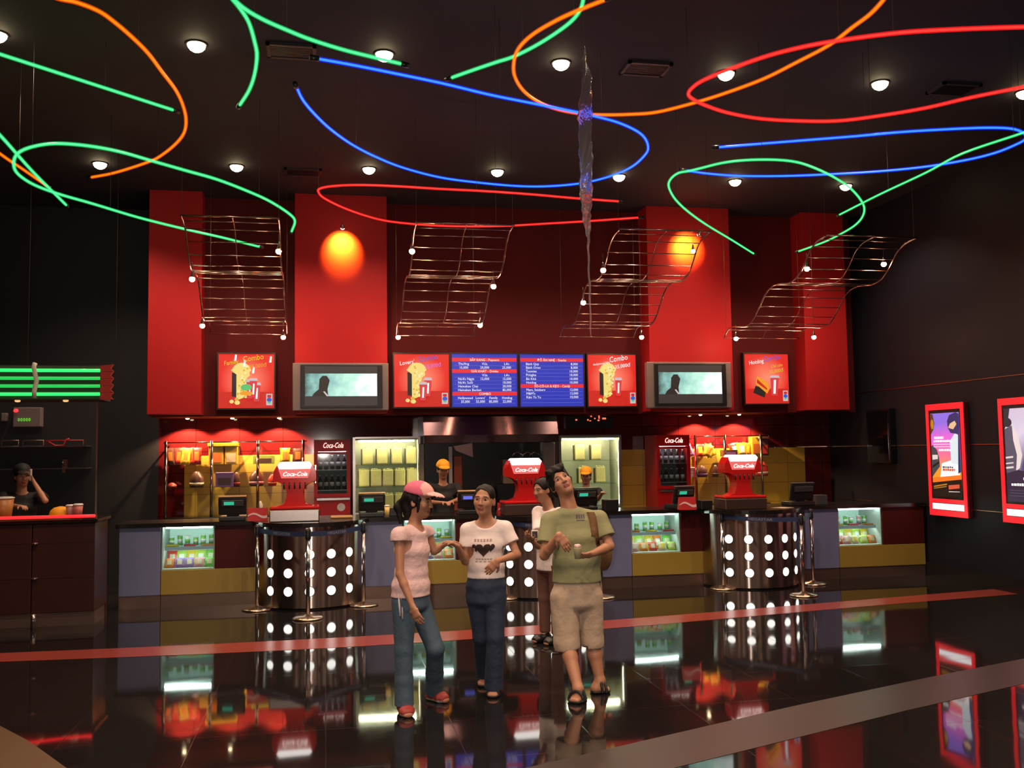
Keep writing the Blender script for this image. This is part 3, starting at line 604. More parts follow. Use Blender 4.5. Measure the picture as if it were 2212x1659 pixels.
# bow fronted steel drums with round lights
DRUM = mat('drum_steel', (.50, .40, .36), .205, 1., vary=.06, vscale=14, aniso=1.0, arot=.25); DOT = emit('drum_light', (1., .98, .90), 2.6); RIM = mat('drum_light_rim', (.2, .16, .12), .3, 1.)
for i, cx in enumerate(PEDX):
    t = thing('counter_drum', 'bow fronted steel counter drum with round white lights, ' + ('left of the people', 'half hidden by the man', 'right of the people')[i], 'counter', (cx, YC, 0), 'lit counter drums')
    MB().lathe([(PEDR, .02), (PEDR, .926)], DRUM, (cx, YC, 0), 64, a0=math.pi, a1=2 * math.pi).build('drum_shell', t)
    MB().lathe([(PEDR - .02, 0), (PEDR - .02, .02), (PEDR, .02)], BLACK, (cx, YC, 0), 48, a0=math.pi, a1=2 * math.pi).build('plinth', t)
    for c in range(-2, 3):
        th = math.radians(22.5 * c - 1)
        n = Vector((math.sin(th), -math.cos(th), 0)); tx = Vector((math.cos(th), math.sin(th), 0))
        for z in (.207, .412, .617):
            p = Vector((cx, YC, z)) + n * (PEDR + .002)
            b = MB(); b.prism(oval(0, 0, .052, .052, 20), DOT, p + n * .004, tx, Z3, .006); b.build('round_light', t)
            b = MB(); b.tube([p + tx * .055 * math.cos(a) + Z3 * .055 * math.sin(a) for a in [2 * math.pi * k / 20 for k in range(20)]], .004, RIM, 5, closed=True); b.build('light_rim', t)
# stanchions and belts
ST = [(-.76, 11.42), (-.185, 10.66), (.43, 11.40), (2.12, 11.47), (2.70, 10.72), (3.21, 11.2), (4.866, 11.47), (5.53, 10.68), (6.105, 11.52)]
STL = ['left rear post of the left drum', 'front post before the left drum', 'right rear post of the left drum', 'left post of the middle drum', 'front post of the middle drum behind the man', 'right post of the middle drum', 'left post of the right drum', 'front post before the right drum', 'right rear post of the right drum']
st0 = None
for (x, y), lb in zip(ST, STL):
    lb = 'chrome queue post with round base, ' + lb
    if st0 is None:
        st0 = thing('queue_post', lb, 'queue barrier post', (x, y, 0), 'queue posts')
        MB().lathe([(.165, 0), (.168, .008), (.15, .022), (.05, .035), (.03, .05)], BRASS, (x, y, 0), 32).build('base', st0)
        MB().lathe([(.022, .04), (.022, .86)], CHROME, (x, y, 0), 18).build('pole', st0)
        MB().lathe([(.03, .84), (.032, .85), (.032, .935), (.026, .945)], BLACK, (x, y, 0), 20).build('belt_head', st0)
        MB().lathe([(.027, .945), (.02, .955), (.004, .958)], CHROME, (x, y, 0), 20).build('cap', st0)
    else: dup(st0, (x, y, 0), lb)
BELT = mat('belt_blue', (.012, .03, .10), .6); BELTT = mat('belt_lettering', (.30, .27, .30), .6)
def belt(a, b, lb):
    A = Vector((a[0], a[1], .893)); B = Vector((b[0], b[1], .893)); d = (B - A); L = d.length; d.normalize(); A = A + d * .034; B = B - d * .034
    n = d.cross(Z3)
    if n.y > 0: d = -d; A, B = B, A; n = d.cross(Z3)
    t = thing('queue_belt', lb, 'queue belt', (A + B) / 2, 'blue queue belts')
    N = 10; vs = []
    for k in range(N + 1):
        u = k / N; p = A.lerp(B, u) - Z3 * (.03 * 4 * u * (1 - u) * .6)
        vs += [p + Z3 * .026 + n * .001, p - Z3 * .026 + n * .001, p - Z3 * .026 - n * .001, p + Z3 * .026 - n * .001]
    fs = []
    for k in range(N):
        for q in range(4): fs.append((4 * k + q, 4 * k + (q + 1) % 4, 4 * k + 4 + (q + 1) % 4, 4 * k + 4 + q))
    MB().add(vs, fs, BELT).build('webbing', t)
    c = (A + B) / 2 - Z3 * .018
    MB().text('MEGASTAR', c - Z3 * .014 + n * .0025, d, Z3, .043, BELTT, 'CENTER', sx=1.5).build('lettering', t)
belt(ST[0], ST[1], 'blue lettered queue belt on the left side of the left drum'); belt(ST[1], ST[2], 'blue lettered queue belt on the right side of the left drum')
belt(ST[3], ST[4], 'blue lettered queue belt before the middle drum, left of the man'); belt(ST[4], ST[5], 'blue lettered queue belt before the middle drum, behind the man')
belt(ST[6], ST[7], 'bright blue lettered queue belt across the front of the right drum'); belt(ST[7], ST[8], 'blue lettered queue belt on the right side of the right drum')

# ---------------------------------------------------------------- goods in the display cases
def bag_mesh(mt, w=.11, h=.15, d=.05, mt2=None, seed=0):
    rr = random.Random(seed); nu, nv = 9, 9; vs = []; b = MB()
    for s in (-1, 1):
        for j in range(nv):
            for i in range(nu):
                u = i / (nu - 1) * 2 - 1; v = j / (nv - 1) * 2 - 1
                puff = max(0, (1 - abs(u) ** 3)) * max(0, (1 - abs(v) ** 4)); pinch = 1 - .10 * (1 - abs(v) ** 2)
                vs.append((u * w / 2 * pinch, s * (d / 2 * puff ** .6 + .001) + .004 * math.sin(7 * u + 9 * v + seed), v * h / 2 + h / 2))
    N = nu * nv; f1 = []; f2 = []
    for s in (0, 1):
        for j in range(nv - 1):
            for i in range(nu - 1):
                q = [s * N + j * nu + i, s * N + j * nu + i + 1, s * N + (j + 1) * nu + i + 1, s * N + (j + 1) * nu + i]
                (f2 if (2 <= j <= 5 and 2 <= i <= 5) else f1).append(q if s == 0 else q[::-1])
    for k in range(nv - 1):
        f1.append([k * nu, N + k * nu, N + (k + 1) * nu, (k + 1) * nu]); f1.append([k * nu + nu - 1, (k + 1) * nu + nu - 1, N + (k + 1) * nu + nu - 1, N + k * nu + nu - 1])
    b.add(vs, f1 + f2, mt, True)
    if mt2: i2 = b.m(mt2); b.mi[len(f1):] = [i2] * len(f2)
    return b
FOIL = dict(red=mat('pack_red', (.5, .04, .03), .3), yellow=mat('pack_yellow', (.62, .42, .03), .3), green=mat('pack_green', (.16, .42, .06), .3), lime=mat('pack_lime', (.42, .55, .08), .3), purple=mat('pack_purple', (.28, .14, .42), .3), cream=mat('pack_cream', (.6, .5, .34), .35), orange=mat('pack_orange', (.6, .17, .03), .3), pink=mat('pack_pink', (.6, .25, .3), .35), white=mat('pack_white', (.65, .62, .58), .35), brown=mat('pack_brown', (.10, .04, .03), .35))
def place(mb, name, label, cat, loc, group=None, rx=0., ry=0., rz=0.):
    o = mb.build(name, None, label, cat, group); o.location = loc; o.rotation_euler = (rx, ry, rz); return o
BAGM = {}
def bag(c1, c2, loc, label, group, w=.11, h=.15, rx=0., ry=0., rz=0., name='snack_bag'):
    k = (c1, c2, w, h)
    if k not in BAGM:
        o = place(bag_mesh(FOIL[c1], w, h, .045, FOIL[c2], len(BAGM)), name, label, 'snack bag', loc, group, rx, ry, rz); BAGM[k] = o
    else:
        o = BAGM[k].copy(); COL.objects.link(o); o.location = loc; o.rotation_euler = (rx, ry, rz); o['label'] = label; o['group'] = group
    return o
def tub(mt, lid, loc, label, group, r=.03, h=.105, band=None):
    t = thing('snack_can', label, 'snack can', loc, group); x, y, z = loc
    b = MB().lathe([(r, 0), (r, h)], mt, loc, 16)
    b.build('can', t); MB().lathe([(r * 1.04, h), (r * 1.04, h + .008), (r * .9, h + .01)], lid, loc, 16).build('lid', t)
    if band: MB().lathe([(r * 1.012, h * .3), (r * 1.012, h * .68)], band, loc, 16).build('paper_band', t)
    return t
CASEN = ('of the leftmost display case', 'of the second display case', 'of the third display case', 'of the rightmost display case')
CANC = [('green', 'white', 'green'), ('green', 'white', 'lime'), ('white', 'green', 'green'), ('green', 'cream', 'green')]
for i, (x0, x1) in enumerate(CASES):
    w = x1 - x0; n = 6
    for k in range(n):
        c = CANC[(k + i) % 4] if not (i == 3 and k % 3 == 1) else ('pink', 'white', 'pink')
        x = x0 + .075 + (w - .15) * k / (n - 1)
        tub(FOIL[c[0]], FOIL['white'], (x, YC + .30 + .03 * (k % 2), .684), '%s snack can, %s from left on the shelf %s' % (c[2], ORD[k], CASEN[i]), 'snack cans ' + CASEN[i], .029, .11 if (k + i) % 3 else .09, FOIL[c[1]])
    for k in range(3):                         # low boxes and bars along the shelf edge
        x = x0 + .10 + (w - .2) * k / 2; cn = ('yellow', 'red', 'orange')[(k + i) % 3]
        place(MB().box((-.07, -.025, 0), (.07, .025, .02), FOIL[cn], .004), 'chocolate_bar', '%s wrapped bar, %s from left along the shelf edge %s' % (cn, ORD[k], CASEN[i]), 'chocolate bar', (x, YC + .19, .6855), 'wrapped bars ' + CASEN[i], rz=.1 * (k - 1))
    cols = [['orange', 'purple', 'purple', 'pink', 'green'], ['cream', 'yellow', 'purple', 'pink', 'orange'], ['pink', 'orange', 'red', 'cream', 'lime'], ['red', 'pink', 'cream', 'lime', 'orange']][i]
    for k in range(5):
        x = x0 + .075 + (w - .15) * k / 4
        bag(cols[k], 'cream' if cols[k] != 'cream' else 'yellow', (x, YC + .13, .444), '%s snack bag, %s from left in the front row %s' % (cols[k], ORD[k], CASEN[i]), 'snack bags ' + CASEN[i], .115, .12, rx=-.50, rz=.12 * ((k % 3) - 1))
    cols = [['red', 'lime', 'yellow', 'lime', 'green'], ['lime', 'green', 'yellow', 'lime', 'green'], ['yellow', 'lime', 'yellow', 'orange', 'green'], ['yellow', 'lime', 'yellow', 'lime', 'yellow']][i]
    for k in range(5):
        x = x0 + .08 + (w - .16) * k / 4
        bag(cols[k], 'white' if k % 2 else 'cream', (x, YC + .28, .444), '%s snack bag, %s from left in the back row %s' % (cols[k], ORD[k], CASEN[i]), 'snack bags ' + CASEN[i], .12, .19, rx=-.38, rz=.1 * ((k % 2) - .5))

# ---------------------------------------------------------------- soda fountains, registers and clutter on the worktop
ZT = .976
SODA = emit('soda_light', (1., .93, .86), 3.0); SODAR = emit('soda_logo_red', (1.0, .16, .14), .9)
SREDM = mat('soda_red_gloss', (.60, .018, .018), .12, spec=.25)
def soda(cx, y0, lb, steel):
    t = thing('soda_fountain', lb, 'soda dispenser', (cx, y0, ZT), 'soda fountains')
    MB().box((cx - .28, y0 - .16, ZT), (cx + .28, y0 + .22, ZT + .135), STEEL if steel else mat('soda_base_brown', (.06, .03, .027), .35), .01).build('drip_base', t)
    MB().box((cx - .28, y0 - .15, ZT + .137), (cx + .28, y0 + .2, ZT + .172), SREDM, .012).build('base_plate', t)
    h0 = ZT + .172; pr = [(.20, 0), (.12, .03), (.095, .10), (.09, .16)]
    pr += [(.09 + .15 * (1 - math.cos(a)) , .16 + .13 * math.sin(a)) for a in [math.pi / 2 * k / 6 for k in range(1, 7)]]
    pr += [(.245, .33), (.24, .40), (.20, .475), (.165, .50)]
    poly = [(u, v) for u, v in pr] + [(-u, v) for u, v in pr[::-1]]
    b = MB(); b.prism(poly, SREDM, (cx, y0 - .09, h0), X3, Z3, .22); b.build('tower', t)
    b = MB(); b.prism([(-.175, .43), (.175, .43), (.195, .475), (.16, .512), (-.16, .512), (-.195, .475)], SODA, (cx, y0 - .105, h0), X3, Z3, .2); b.build('light_hood', t)
    b = MB(); b.prism([(-.15, .325), (.15, .325), (.185, .428), (-.185, .428)], SODAR, (cx, y0 - .097, h0), X3, Z3, .006)
    b.text('Coca-Cola', (cx, y0 - .1, h0 + .35), X3, Z3, .068, SODA, 'CENTER', shear=.35, sx=.95, thick=.002); b.build('lit_sign', t)
    for k in range(5):
        x = cx - .12 + .06 * k; MB().tube([(x, y0 - .10, h0 + .27), (x, y0 - .125, h0 + .25), (x, y0 - .125, h0 + .20)], .008, BLACK, 8).build('tap', t)
p = at(637, 1108, 11.6); soda(p.x, 11.6, 'red soda fountain with lit top on a shiny steel base, on the left drum', True)
p = at(1134, 1100, 11.6); soda(p.x, 11.6, 'red soda fountain with lit top between the girl in white and the man', False)
p = at(1601, 1085, 11.6); soda(p.x, 11.6, 'red soda fountain with lit top on a dark base, on the right drum', False)
SCG = emit('display_green', lin('#30c098'), .9); SCB = emit('display_blue', lin('#6a70e8'), 1.); BEI = mat('beige_trim', (.40, .24, .11), .4)
def register(px, py, Y, lb, w=.32, h=.29, disp=SCG, lit=True, rz=0., trim=BEI):
    p = at(px, py, Y); t = thing('cash_register', lb, 'cash register', (p.x, Y, ZT), 'cash registers'); x = p.x
    c, s_ = math.cos(rz), math.sin(rz)
    def bb(a, b_, mt, name, bev=.01, tilt=0., label=None):
        m = MB().box((a[0], a[1], a[2]), (b_[0], b_[1], b_[2]), mt, bev); o = []
        for v in m.v:
            X, Y_, Z_ = v
            if tilt: Y_, Z_ = Y_ * math.cos(tilt) - (Z_ - .14) * math.sin(tilt), Y_ * math.sin(tilt) + (Z_ - .14) * math.cos(tilt) + .14
            o.append((x + X * c - Y_ * s_, Y + X * s_ + Y_ * c, ZT + Z_))
        m.v = o; return m.build(name, t, label)
    bb((-w / 2 + .01, -.10, 0), (w / 2 - .01, .18, .055), BLACK, 'base'); bb((-.07, -.02, .055), (.07, .08, .15), DGREY, 'stand')
    bb((-w / 2, -.06, .08), (w / 2, -.02, h - .005), BLACK, 'monitor_back', .012, .22); bb((-w / 2, -.055, h), (w / 2, -.005, h + .014), trim, 'monitor_top', .004, .22)
    bb((-w / 2 + .04, -.075, h - .10), (w / 2 - .03, -.06, h - .03), DGREY, 'customer_display', .004, .22)
    if lit: bb((-w / 2 + .065, -.079, h - .085), (-w / 2 + .18, -.074, h - .045), disp, 'display_digits', 0, .22)
register(503, 1125, 11.95, 'dark cash register with a green display at the left end, beside the left soda fountain')
register(803, 1110, 12.0, 'dark cash register with a green display behind the pink cap')
register(1015, 1100, 12.0, 'cash register with a beige top and a bluish display before the capped server', disp=SCB)
register(1262, 1095, 12.05, 'dark cash register with a green display right of the man in green', rz=.1, trim=BLACK)
register(1472, 1092, 11.95, 'grey backed cash register with a green display behind the small red card stand', rz=.3, trim=DGREY)
register(1728, 1090, 11.95, 'large dark cash register with an unlit display near the right wall', w=.36, h=.30, lit=False, rz=.15, trim=DGREY)
def cardstand(px, py, Y, lb, w=.2, h=.15):
    p = at(px, py, Y); x = p.x; t = thing('card_stand', lb, 'card stand', (x, Y, ZT), 'red card stands'); rr = mat('card_red', (.5, .03, .035), .3)
    MB().prism([(0, 0), (.11, 0), (.05, h), (.03, h)], rr, (x - w / 2, Y, ZT), (0, 1, 0), (0, 0, 1), -w).build('stand', t)
    s = h / .03; nrm = Vector((0, -h, .03)).normalized(); up = Vector((0, .03, h)).normalized(); o = Vector((x - w / 2, Y, ZT)) + nrm * .002
    wv = [(w * k / 12, h * (.35 + .16 * math.sin(k / 12 * 5.5))) for k in range(13)]; b = MB()
    b.prism(wv + [(u, v + h * (.10 + .12 * (u / w))) for u, v in wv[::-1]], mat('card_white', (.7, .5, .5), .4), o, X3, up, .001); b.build('white_wave', t)
cardstand(556, 1125, 11.75, 'red and white card stand between the left register and soda fountain', .22, .15)
cardstand(1090, 1105, 11.75, 'small red card stand beside the middle soda fountain, behind the girl in white', .16, .14)
cardstand(1487, 1096, 11.65, 'bright red and white card stand in front of the grey backed register', .22, .16)
def slab(name, lb, cat, px, py, Y, w, d, h, mt, rz=0.):
    p = at(px, py, Y); o = MB().box((-w / 2, -d / 2, 0), (w / 2, d / 2, h), mt, min(.006, h * .3)).build(name, None, lb, cat); o.location = (p.x, Y, ZT + .0005); o.rotation_euler = (0, 0, rz)
slab('serving_tray', 'orange tray lying on the worktop right of the left soda fountain', 'tray', 738, 1130, 11.95, .26, .26, .02, mat('tray_orange', (.5, .27, .08), .4))
slab('paper_sheet', 'loose sheet of paper on the worktop before the large dark register', 'paper', 1690, 1098, 11.55, .22, .2, .003, mat('paper', (.6, .42, .3), .6), .5)
slab('receipt_printer', 'small black receipt printer right of the bright red card stand', 'printer', 1522, 1090, 11.75, .15, .16, .11, BLACK)
slab('receipt_printer', 'small black receipt printer under the white and yellow cups near the pink cap', 'printer', 850, 1110, 12.05, .14, .16, .10, BLACK)
slab('bowl_box', 'small dark box on the worktop at the far right by the right display case', 'box', 1772, 1085, 12.0, .14, .14, .13, DGREY)
slab('napkin_box', 'small black napkin box right of the cash register beside the man', 'box', 1318, 1095, 11.95, .18, .16, .14, BLACK)
p = at(836, 1100, 11.75)
t = thing('drink_cup', 'pale paper cup with a yellow lit stripe beside the pink cap', 'cup', (p.x, 11.75, ZT)); MB().lathe([(.022, 0), (.032, .13), (.030, .13)], mat('cup_yellow', (.75, .55, .16), .4), (p.x, 11.75, ZT), 16).build('cup_body', t); MB().lathe([(.034, .13), (.034, .142), (.02, .15)], WHITE, (p.x, 11.75, ZT), 16).build('cup_lid', t)

# ---------------------------------------------------------------- back wall equipment
COKE = emit('cooler_sign', (1.0, .9, .75), 1.6); BOT = mat('bottle_dark', (.02, .012, .012), .15, coat=.5); BCAP = mat('bottle_cap', (.55, .5, .5), .4); BLAB = mat('bottle_label', (.35, .38, .42), .4)
bot0 = [None]
def bottle(x, y, z, lb, group):
    if bot0[0] is None:
        t = thing('drink_bottle', lb, 'bottle', (x, y, z), group); bot0[0] = t
        MB().lathe([(.026, 0), (.03, .01), (.03, .12), (.012, .17), (.011, .19)], BOT, (x, y, z), 12).build('bottle_body', t); MB().lathe([(.013, .19), (.013, .205)], BCAP, (x, y, z), 10).build('cap', t)
        MB().lathe([(.0305, .05), (.0305, .11)], BLAB, (x, y, z), 12).build('bottle_label', t)
    else: dup(bot0[0], (x, y, z), lb, group)
def cooler(pxl, pxr, pyt, lb, short, Y=13.72):
    a, b = at(pxl, pyt, Y), at(pxr, pyt, Y); x0, x1, zt = a.x, b.x, a.z; w = x1 - x0; t = thing('drinks_cooler', lb, 'drinks cooler', ((x0 + x1) / 2, Y + .25, 0), 'red drinks coolers')
    bd = MB(); bd.box((x0, Y + .02, 0), (x0 + .035, YL - .03, zt), REDP); bd.box((x1 - .035, Y + .02, 0), (x1, YL - .03, zt), REDP); bd.box((x0 + .035, YL - .07, 0), (x1 - .035, YL - .03, zt), mat('cooler_inside', (.22, .24, .26), .5)); bd.box((x0 + .035, Y + .02, zt - .16), (x1 - .035, YL - .07, zt), REDP); bd.box((x0 + .035, Y + .02, 0), (x1 - .035, YL - .07, zt - .78), REDP)
    bd.build('cabinet', t)
    MB().text('Coca-Cola', ((x0 + x1) / 2 + .01, Y + .016, zt - .115), X3, Z3, .105, COKE, 'CENTER', shear=.35, sx=.62, thick=.003).build('lit_sign', t)
    fr = MB(); z0, z1 = zt - .80, zt - .17
    for q in (((x0 + .0, z0), (x0 + .05, z1)), ((x1 - .05, z0), (x1, z1)), ((x0 + .05, z0), (x1 - .05, z0 + .05)), ((x0 + .05, z1 - .03), (x1 - .05, z1))): fr.box((q[0][0], Y, q[0][1]), (q[1][0], Y + .018, q[1][1]), REDP)
    d = fr.build('door', t); MB().box((x0 + .05, Y + .006, z0 + .05), (x1 - .05, Y + .01, z1 - .03), GLASS).build('door_glass', d)
    MB().box((x0 + .015, Y - .02, z0 + .2), (x0 + .03, Y, z0 + .45), CHROME).build('door_handle', d)
    MB().box((x0 + .04, Y - .004, z0 - .04), (x1 - .01, Y + .016, z0 - .01), CHROME).build('steel_strip', t)
    b2 = MB(); b2.prism(oval(x1 - .13, z0 - .14, .055, .055, 20), WHITE, (0, Y + .018, 0), X3, Z3, .004); b2.build('round_emblem', t)
    for zz in (zt - .42, zt - .70):
        MB().box((x0 + .04, Y + .05, zz - .008), (x1 - .04, YL - .08, zz), mat('wire_shelf', (.35, .36, .38), .4, .5)).build('shelf', t)
        for k in range(5):
            bottle(x0 + .085 + (w - .17) * k / 4, Y + .11, zz + .0005, 'dark bottle, %s from the left on the %s shelf of the %s cooler' % (ORD[k], 'upper' if zz > zt - .5 else 'lower', short), 'bottles in the %s cooler' % short)
    MB().tube([(x0 + .06, Y + .05, zt - .175), (x1 - .06, Y + .05, zt - .175)], .007, emit('cooler_tube', (.9, .95, 1.), 28.), 8).build('lamp_tube', t)
cooler(678, 757, 950, 'red drinks cooler with a lit sign, left of the popcorn warmers', 'left'); cooler(1418, 1490, 940, 'red drinks cooler with a lit sign, right of the popcorn warmers', 'right')
CREAM = mat('warmer_cream', (.74, .70, .52), .4); POPB = mat('popcorn_bag', (.70, .56, .23), .6, bump=.4, bscale=90, vary=.2, vscale=60); POPGAP = mat('popcorn_gap_dark', (.08, .05, .015), .6)
pb0 = [None]
def popbag(x, y, z, lb, group, h=.24):
    if pb0[0] is None:
        t = thing('popcorn_bag', lb, 'popcorn bag', (x, y, z), group); pb0[0] = t
        b = MB().box((x - .075, y - .04, z), (x + .08, y + .04, z + .24), POPB, .02); b.build('bag', t); MB().box((x - .088, y - .03, z), (x - .073, y + .04, z + .22), POPGAP).build('dark_gap', t)  # the shaded gap beside each bag is put in as a dark-coloured strip
        b = MB(); rr = random.Random(2)
        for k in range(12): b.ell((x - .055 + .11 * rr.random(), y - .025 + .05 * rr.random(), z + .24 + .008 * rr.random()), .018, .016, .014, POPB, 8, 5)
        b.build('popcorn', t)
    else: dup(pb0[0], (x, y, z), lb, group)
def warmer(pxl, pxr, pyt, lb, short, rows, Y=13.7):
    a, b = at(pxl, pyt, Y), at(pxr, pyt, Y); x0, x1, zt = a.x, b.x, a.z; t = thing('popcorn_warmer', lb, 'warming cabinet', ((x0 + x1) / 2, Y + .3, 0), 'popcorn warming cabinets'); zb = .92
    MB().box((x0, Y + .03, 0), (x1, YL - .03, zb), STEEL).build('base_cabinet', t)
    m = MB(); m.box((x0 + .02, YL - .08, zb), (x1 - .02, YL - .05, zt), CREAM); m.box((x0 + .02, Y + .04, zt - .02), (x1 - .02, YL - .08, zt), CREAM); m.box((x0 + .015, Y + .06, zb), (x0 + .03, YL - .05, zt - .02), CREAM); m.box((x1 - .03, Y + .06, zb), (x1 - .015, YL - .05, zt - .02), CREAM); m.build('lining', t)
    f = MB(); f.box((x0, Y, zb), (x0 + .035, Y + .05, zt + .02), STEEL); f.box((x1 - .035, Y, zb), (x1, Y + .05, zt + .02), STEEL); f.box((x0 + .035, Y, zt), (x1 - .035, Y + .05, zt + .025), STEEL); f.build('frame', t)
    MB().box((x0 + .04, Y + .012, zb), (x1 - .04, Y + .016, zt - .005), GLASS).build('glass_pane', t)
    for z, n, xs in rows:
        if z > zb + .01: MB().box((x0 + .03, Y + .1, z - .012), (x1 - .03, YL - .08, z), GLASSG).build('shelf', t)
        for k in range(n):
            popbag(x0 + xs[0] + (xs[1] - xs[0]) * k / max(1, n - 1), Y + .25, z + .0005, 'pale yellow popcorn bag, %s from the left on the %s of the %s warmer' % (ORD[k], ('top shelf', 'middle shelf', 'bottom')[[r[0] for r in rows].index(z)], short), 'popcorn bags in the %s warmer' % short)
    for xt in (x0 + .028, x1 - .028): MB().tube([(xt, Y + .066, zb + .04), (xt, Y + .066, zt - .06)], .007, emit('warmer_fill_tube', (1., .90, .58), 40.), 8).build('lamp_tube', t)  # side tubes added behind the frame posts to brighten the lower bags
    for z, n_, s_ in ((zt - .034, 'warmer_tube', 105.),): MB().tube([(x0 + .08, Y + .10, z), (x1 - .08, Y + .10, z)], .009, emit(n_, (1., .90, .58), s_), 8).build('lamp_tube', t)
warmer(762, 908, 948, 'steel popcorn warming cabinet full of popcorn bags, left of the kitchen opening', 'left', [(1.585, 4, (.21, .83)), (1.275, 5, (.16, .84)), (.925, 5, (.16, .84))])
warmer(1207, 1342, 944, 'steel popcorn warming cabinet with few bags, right of the kitchen opening', 'right', [(1.60, 2, (.37, .62)), (1.26, 2, (.42, .68)), (.925, 0, (.2, .3))])
# hood
h0, h1 = at(915, 897, 13.46), at(1206, 955, 13.46)
t = thing('extractor_hood', 'wide brushed steel extractor hood over the kitchen opening', 'extractor hood', ((h0.x + h1.x) / 2, 13.8, 2.0)); HOOD = mat('hood_steel', (.16, .105, .115), .17, 1., vary=.1, vscale=20, aniso=1.0, arot=.25)
MB().prism([(.10, 2.262), (0.0, 1.985), (.0, 1.975), (.84, 1.975), (.84, 2.262)], HOOD, (h0.x, 13.45, 0), (0, 1, 0), (0, 0, 1), -(h1.x - h0.x)).build('canopy', t)
MB().box((h0.x, 13.445, 1.875), (h1.x, 13.47, 1.974), HOOD).build('lip', t)
for xx, w_, mt, lb in ((at(912, 1000, 13.55).x, .07, CHROME, 'shiny steel post left of the kitchen opening'), (at(1187, 1000, 13.55).x, .17, STEEL, 'wide steel post right of the kitchen opening')):
    t = thing('steel_post', lb, 'post', (xx, 13.6, 0)); MB().box((xx - w_ / 2, 13.56, 0), (xx + w_ / 2, 13.69, 1.872), mt, .01).build('post', t); MB().box((xx - w_ / 2 - .012, 13.55, 0), (xx - w_ / 2 + .006, 13.7, 1.87), CHROME).build('corner_trim', t)
t = thing('led_sign', 'dark sign box with a few glowing red dots right of the hood', 'led sign', at(1275, 908, YL - .05)); a, b = at(1222, 893, YL - .06), at(1324, 925, YL - .06)
MB().box((a.x, YL - .06, b.z), (b.x, YL - .001, min(a.z, SOF - .01)), BLACK).build('housing', t); m = MB(); ELED = emit('led_red', (1., .12, .05), 2.)
for px, py, w_, h_ in ((1245, 907, .03, .02), (1270, 907, .025, .02), (1277, 899, .02, .025), (1285, 904, .02, .02), (1294, 901, .02, .05), (1293, 908, .03, .02), (1305, 904, .06, .025), (1275, 909, .03, .012)):
    c = at(px, py, YL - .062); m.prism(rect(-w_ / 2, -h_ / 2, w_ / 2, h_ / 2), ELED, c, X3, Z3, .001)
m.build('red_dots', t)
# things in the kitchen opening
kx = at(1003, 1010, 14.0); t = thing('popcorn_machine', 'popcorn machine with a tilted steel lid and red body, right of the yellow capped server', 'popcorn machine', (kx.x, 14.0, .9))
MB().box((kx.x - .35, 13.85, 0), (kx.x + .2, 14.25, .9), BLACK).build('stand', t)
a, b = at(973, 965, 13.9), at(973, 1024, 13.9); MB().box((a.x - .025, 13.9, .9), (a.x + .025, 13.95, a.z), WHITE).build('post', t)
a = at(980, 964, 13.9); b = at(1020, 957, 13.9); c = at(1022, 988, 13.9); d = at(984, 973, 13.9); m = MB(); m.add([a, b, c, d] + [v + Vector((0, .02, 0)) for v in (a, b, c, d)], [(0, 3, 2, 1), (4, 5, 6, 7), (0, 1, 5, 4), (1, 2, 6, 5), (2, 3, 7, 6), (3, 0, 4, 7)], mat('lid_steel', (.5, .3, .3), .4, .4)); m.build('lid', t)
a, b = at(980, 985, 13.95), at(999, 1040, 13.95); MB().box((a.x, 13.95, .9), (b.x, 14.15, a.z), mat('popper_red', (.45, .07, .02), .4), .01).build('body', t)
a, b = at(1086, 992, 14.05), at(1142, 1022, 14.05); t = thing('tray_rack', 'beige tray box with wire handles behind the middle soda fountain', 'tray', ((a.x + b.x) / 2, 14.1, b.z))
MB().box((a.x, 14.05, b.z - .15), (b.x, 14.25, a.z), mat('tray_beige', (.45, .30, .22), .5), .01).build('tray', t)
for px in (1118, 1140, 1155): q = at(px, 992, 14.1); MB().tube([q + Vector((-.08, 0, 0)), q + Vector((-.07, 0, .07)), q + Vector((0, 0, .11)), q + Vector((.07, 0, .07)), q + Vector((.08, 0, 0))], .007, CHROME, 6).build('wire_handle', t)
MB().box((a.x - .1, 14.0, 0), (b.x + .3, 14.27, b.z - .152), BLACK).build('stand', t)
# glass shelves left and right, with downlights in the soffit
def shelves(x0, x1, posts, lb, zs, Y0=13.95):
    t = thing('glass_shelf_unit', lb, 'shelf unit', ((x0 + x1) / 2, 14.1, 1.3), 'glass shelf units')
    for z in zs: MB().box((x0, Y0, z - .01), (x1, YL - .02, z), GLASS).build('shelf', t)
    for x in posts: MB().tube([(x, Y0 + .02, .9), (x, Y0 + .02, 1.95)], .02, CHROME, 10).build('post', t); MB().tube([(x, Y0 + .02, 1.9), (x, YL - .015, 1.9)], .01, CHROME, 8).build('bracket', t)
    MB().tube([(x0, Y0 + .02, 1.93), (x1, Y0 + .02, 1.93)], .008, CHROME, 8).build('top_rail', t)
    MB().box((x0, Y0, .86), (x1, YL - .015, .9), TOPM).build('back_counter', t); MB().box((x0 + .02, Y0 + .04, 0), (x1 - .02, YL - .03, .858), MARP).build('cabinet', t)
    return t
sx = [at(q, 1000, 13.97).x for q in (358, 457, 557, 655)]
shelves(sx[0] - .03, sx[3] + .05, sx, 'glass shelf unit with chrome posts at left, holding snacks', (1.62, 1.31))
sx2 = [at(q, 1000, 13.97).x for q in (1503, 1567, 1645)]
shelves(sx2[0] - .06, sx2[2] + .12, sx2, 'glass shelf unit with chrome posts at right, holding snacks', (1.62, 1.31))
RG = 'on the upper left glass shelf'
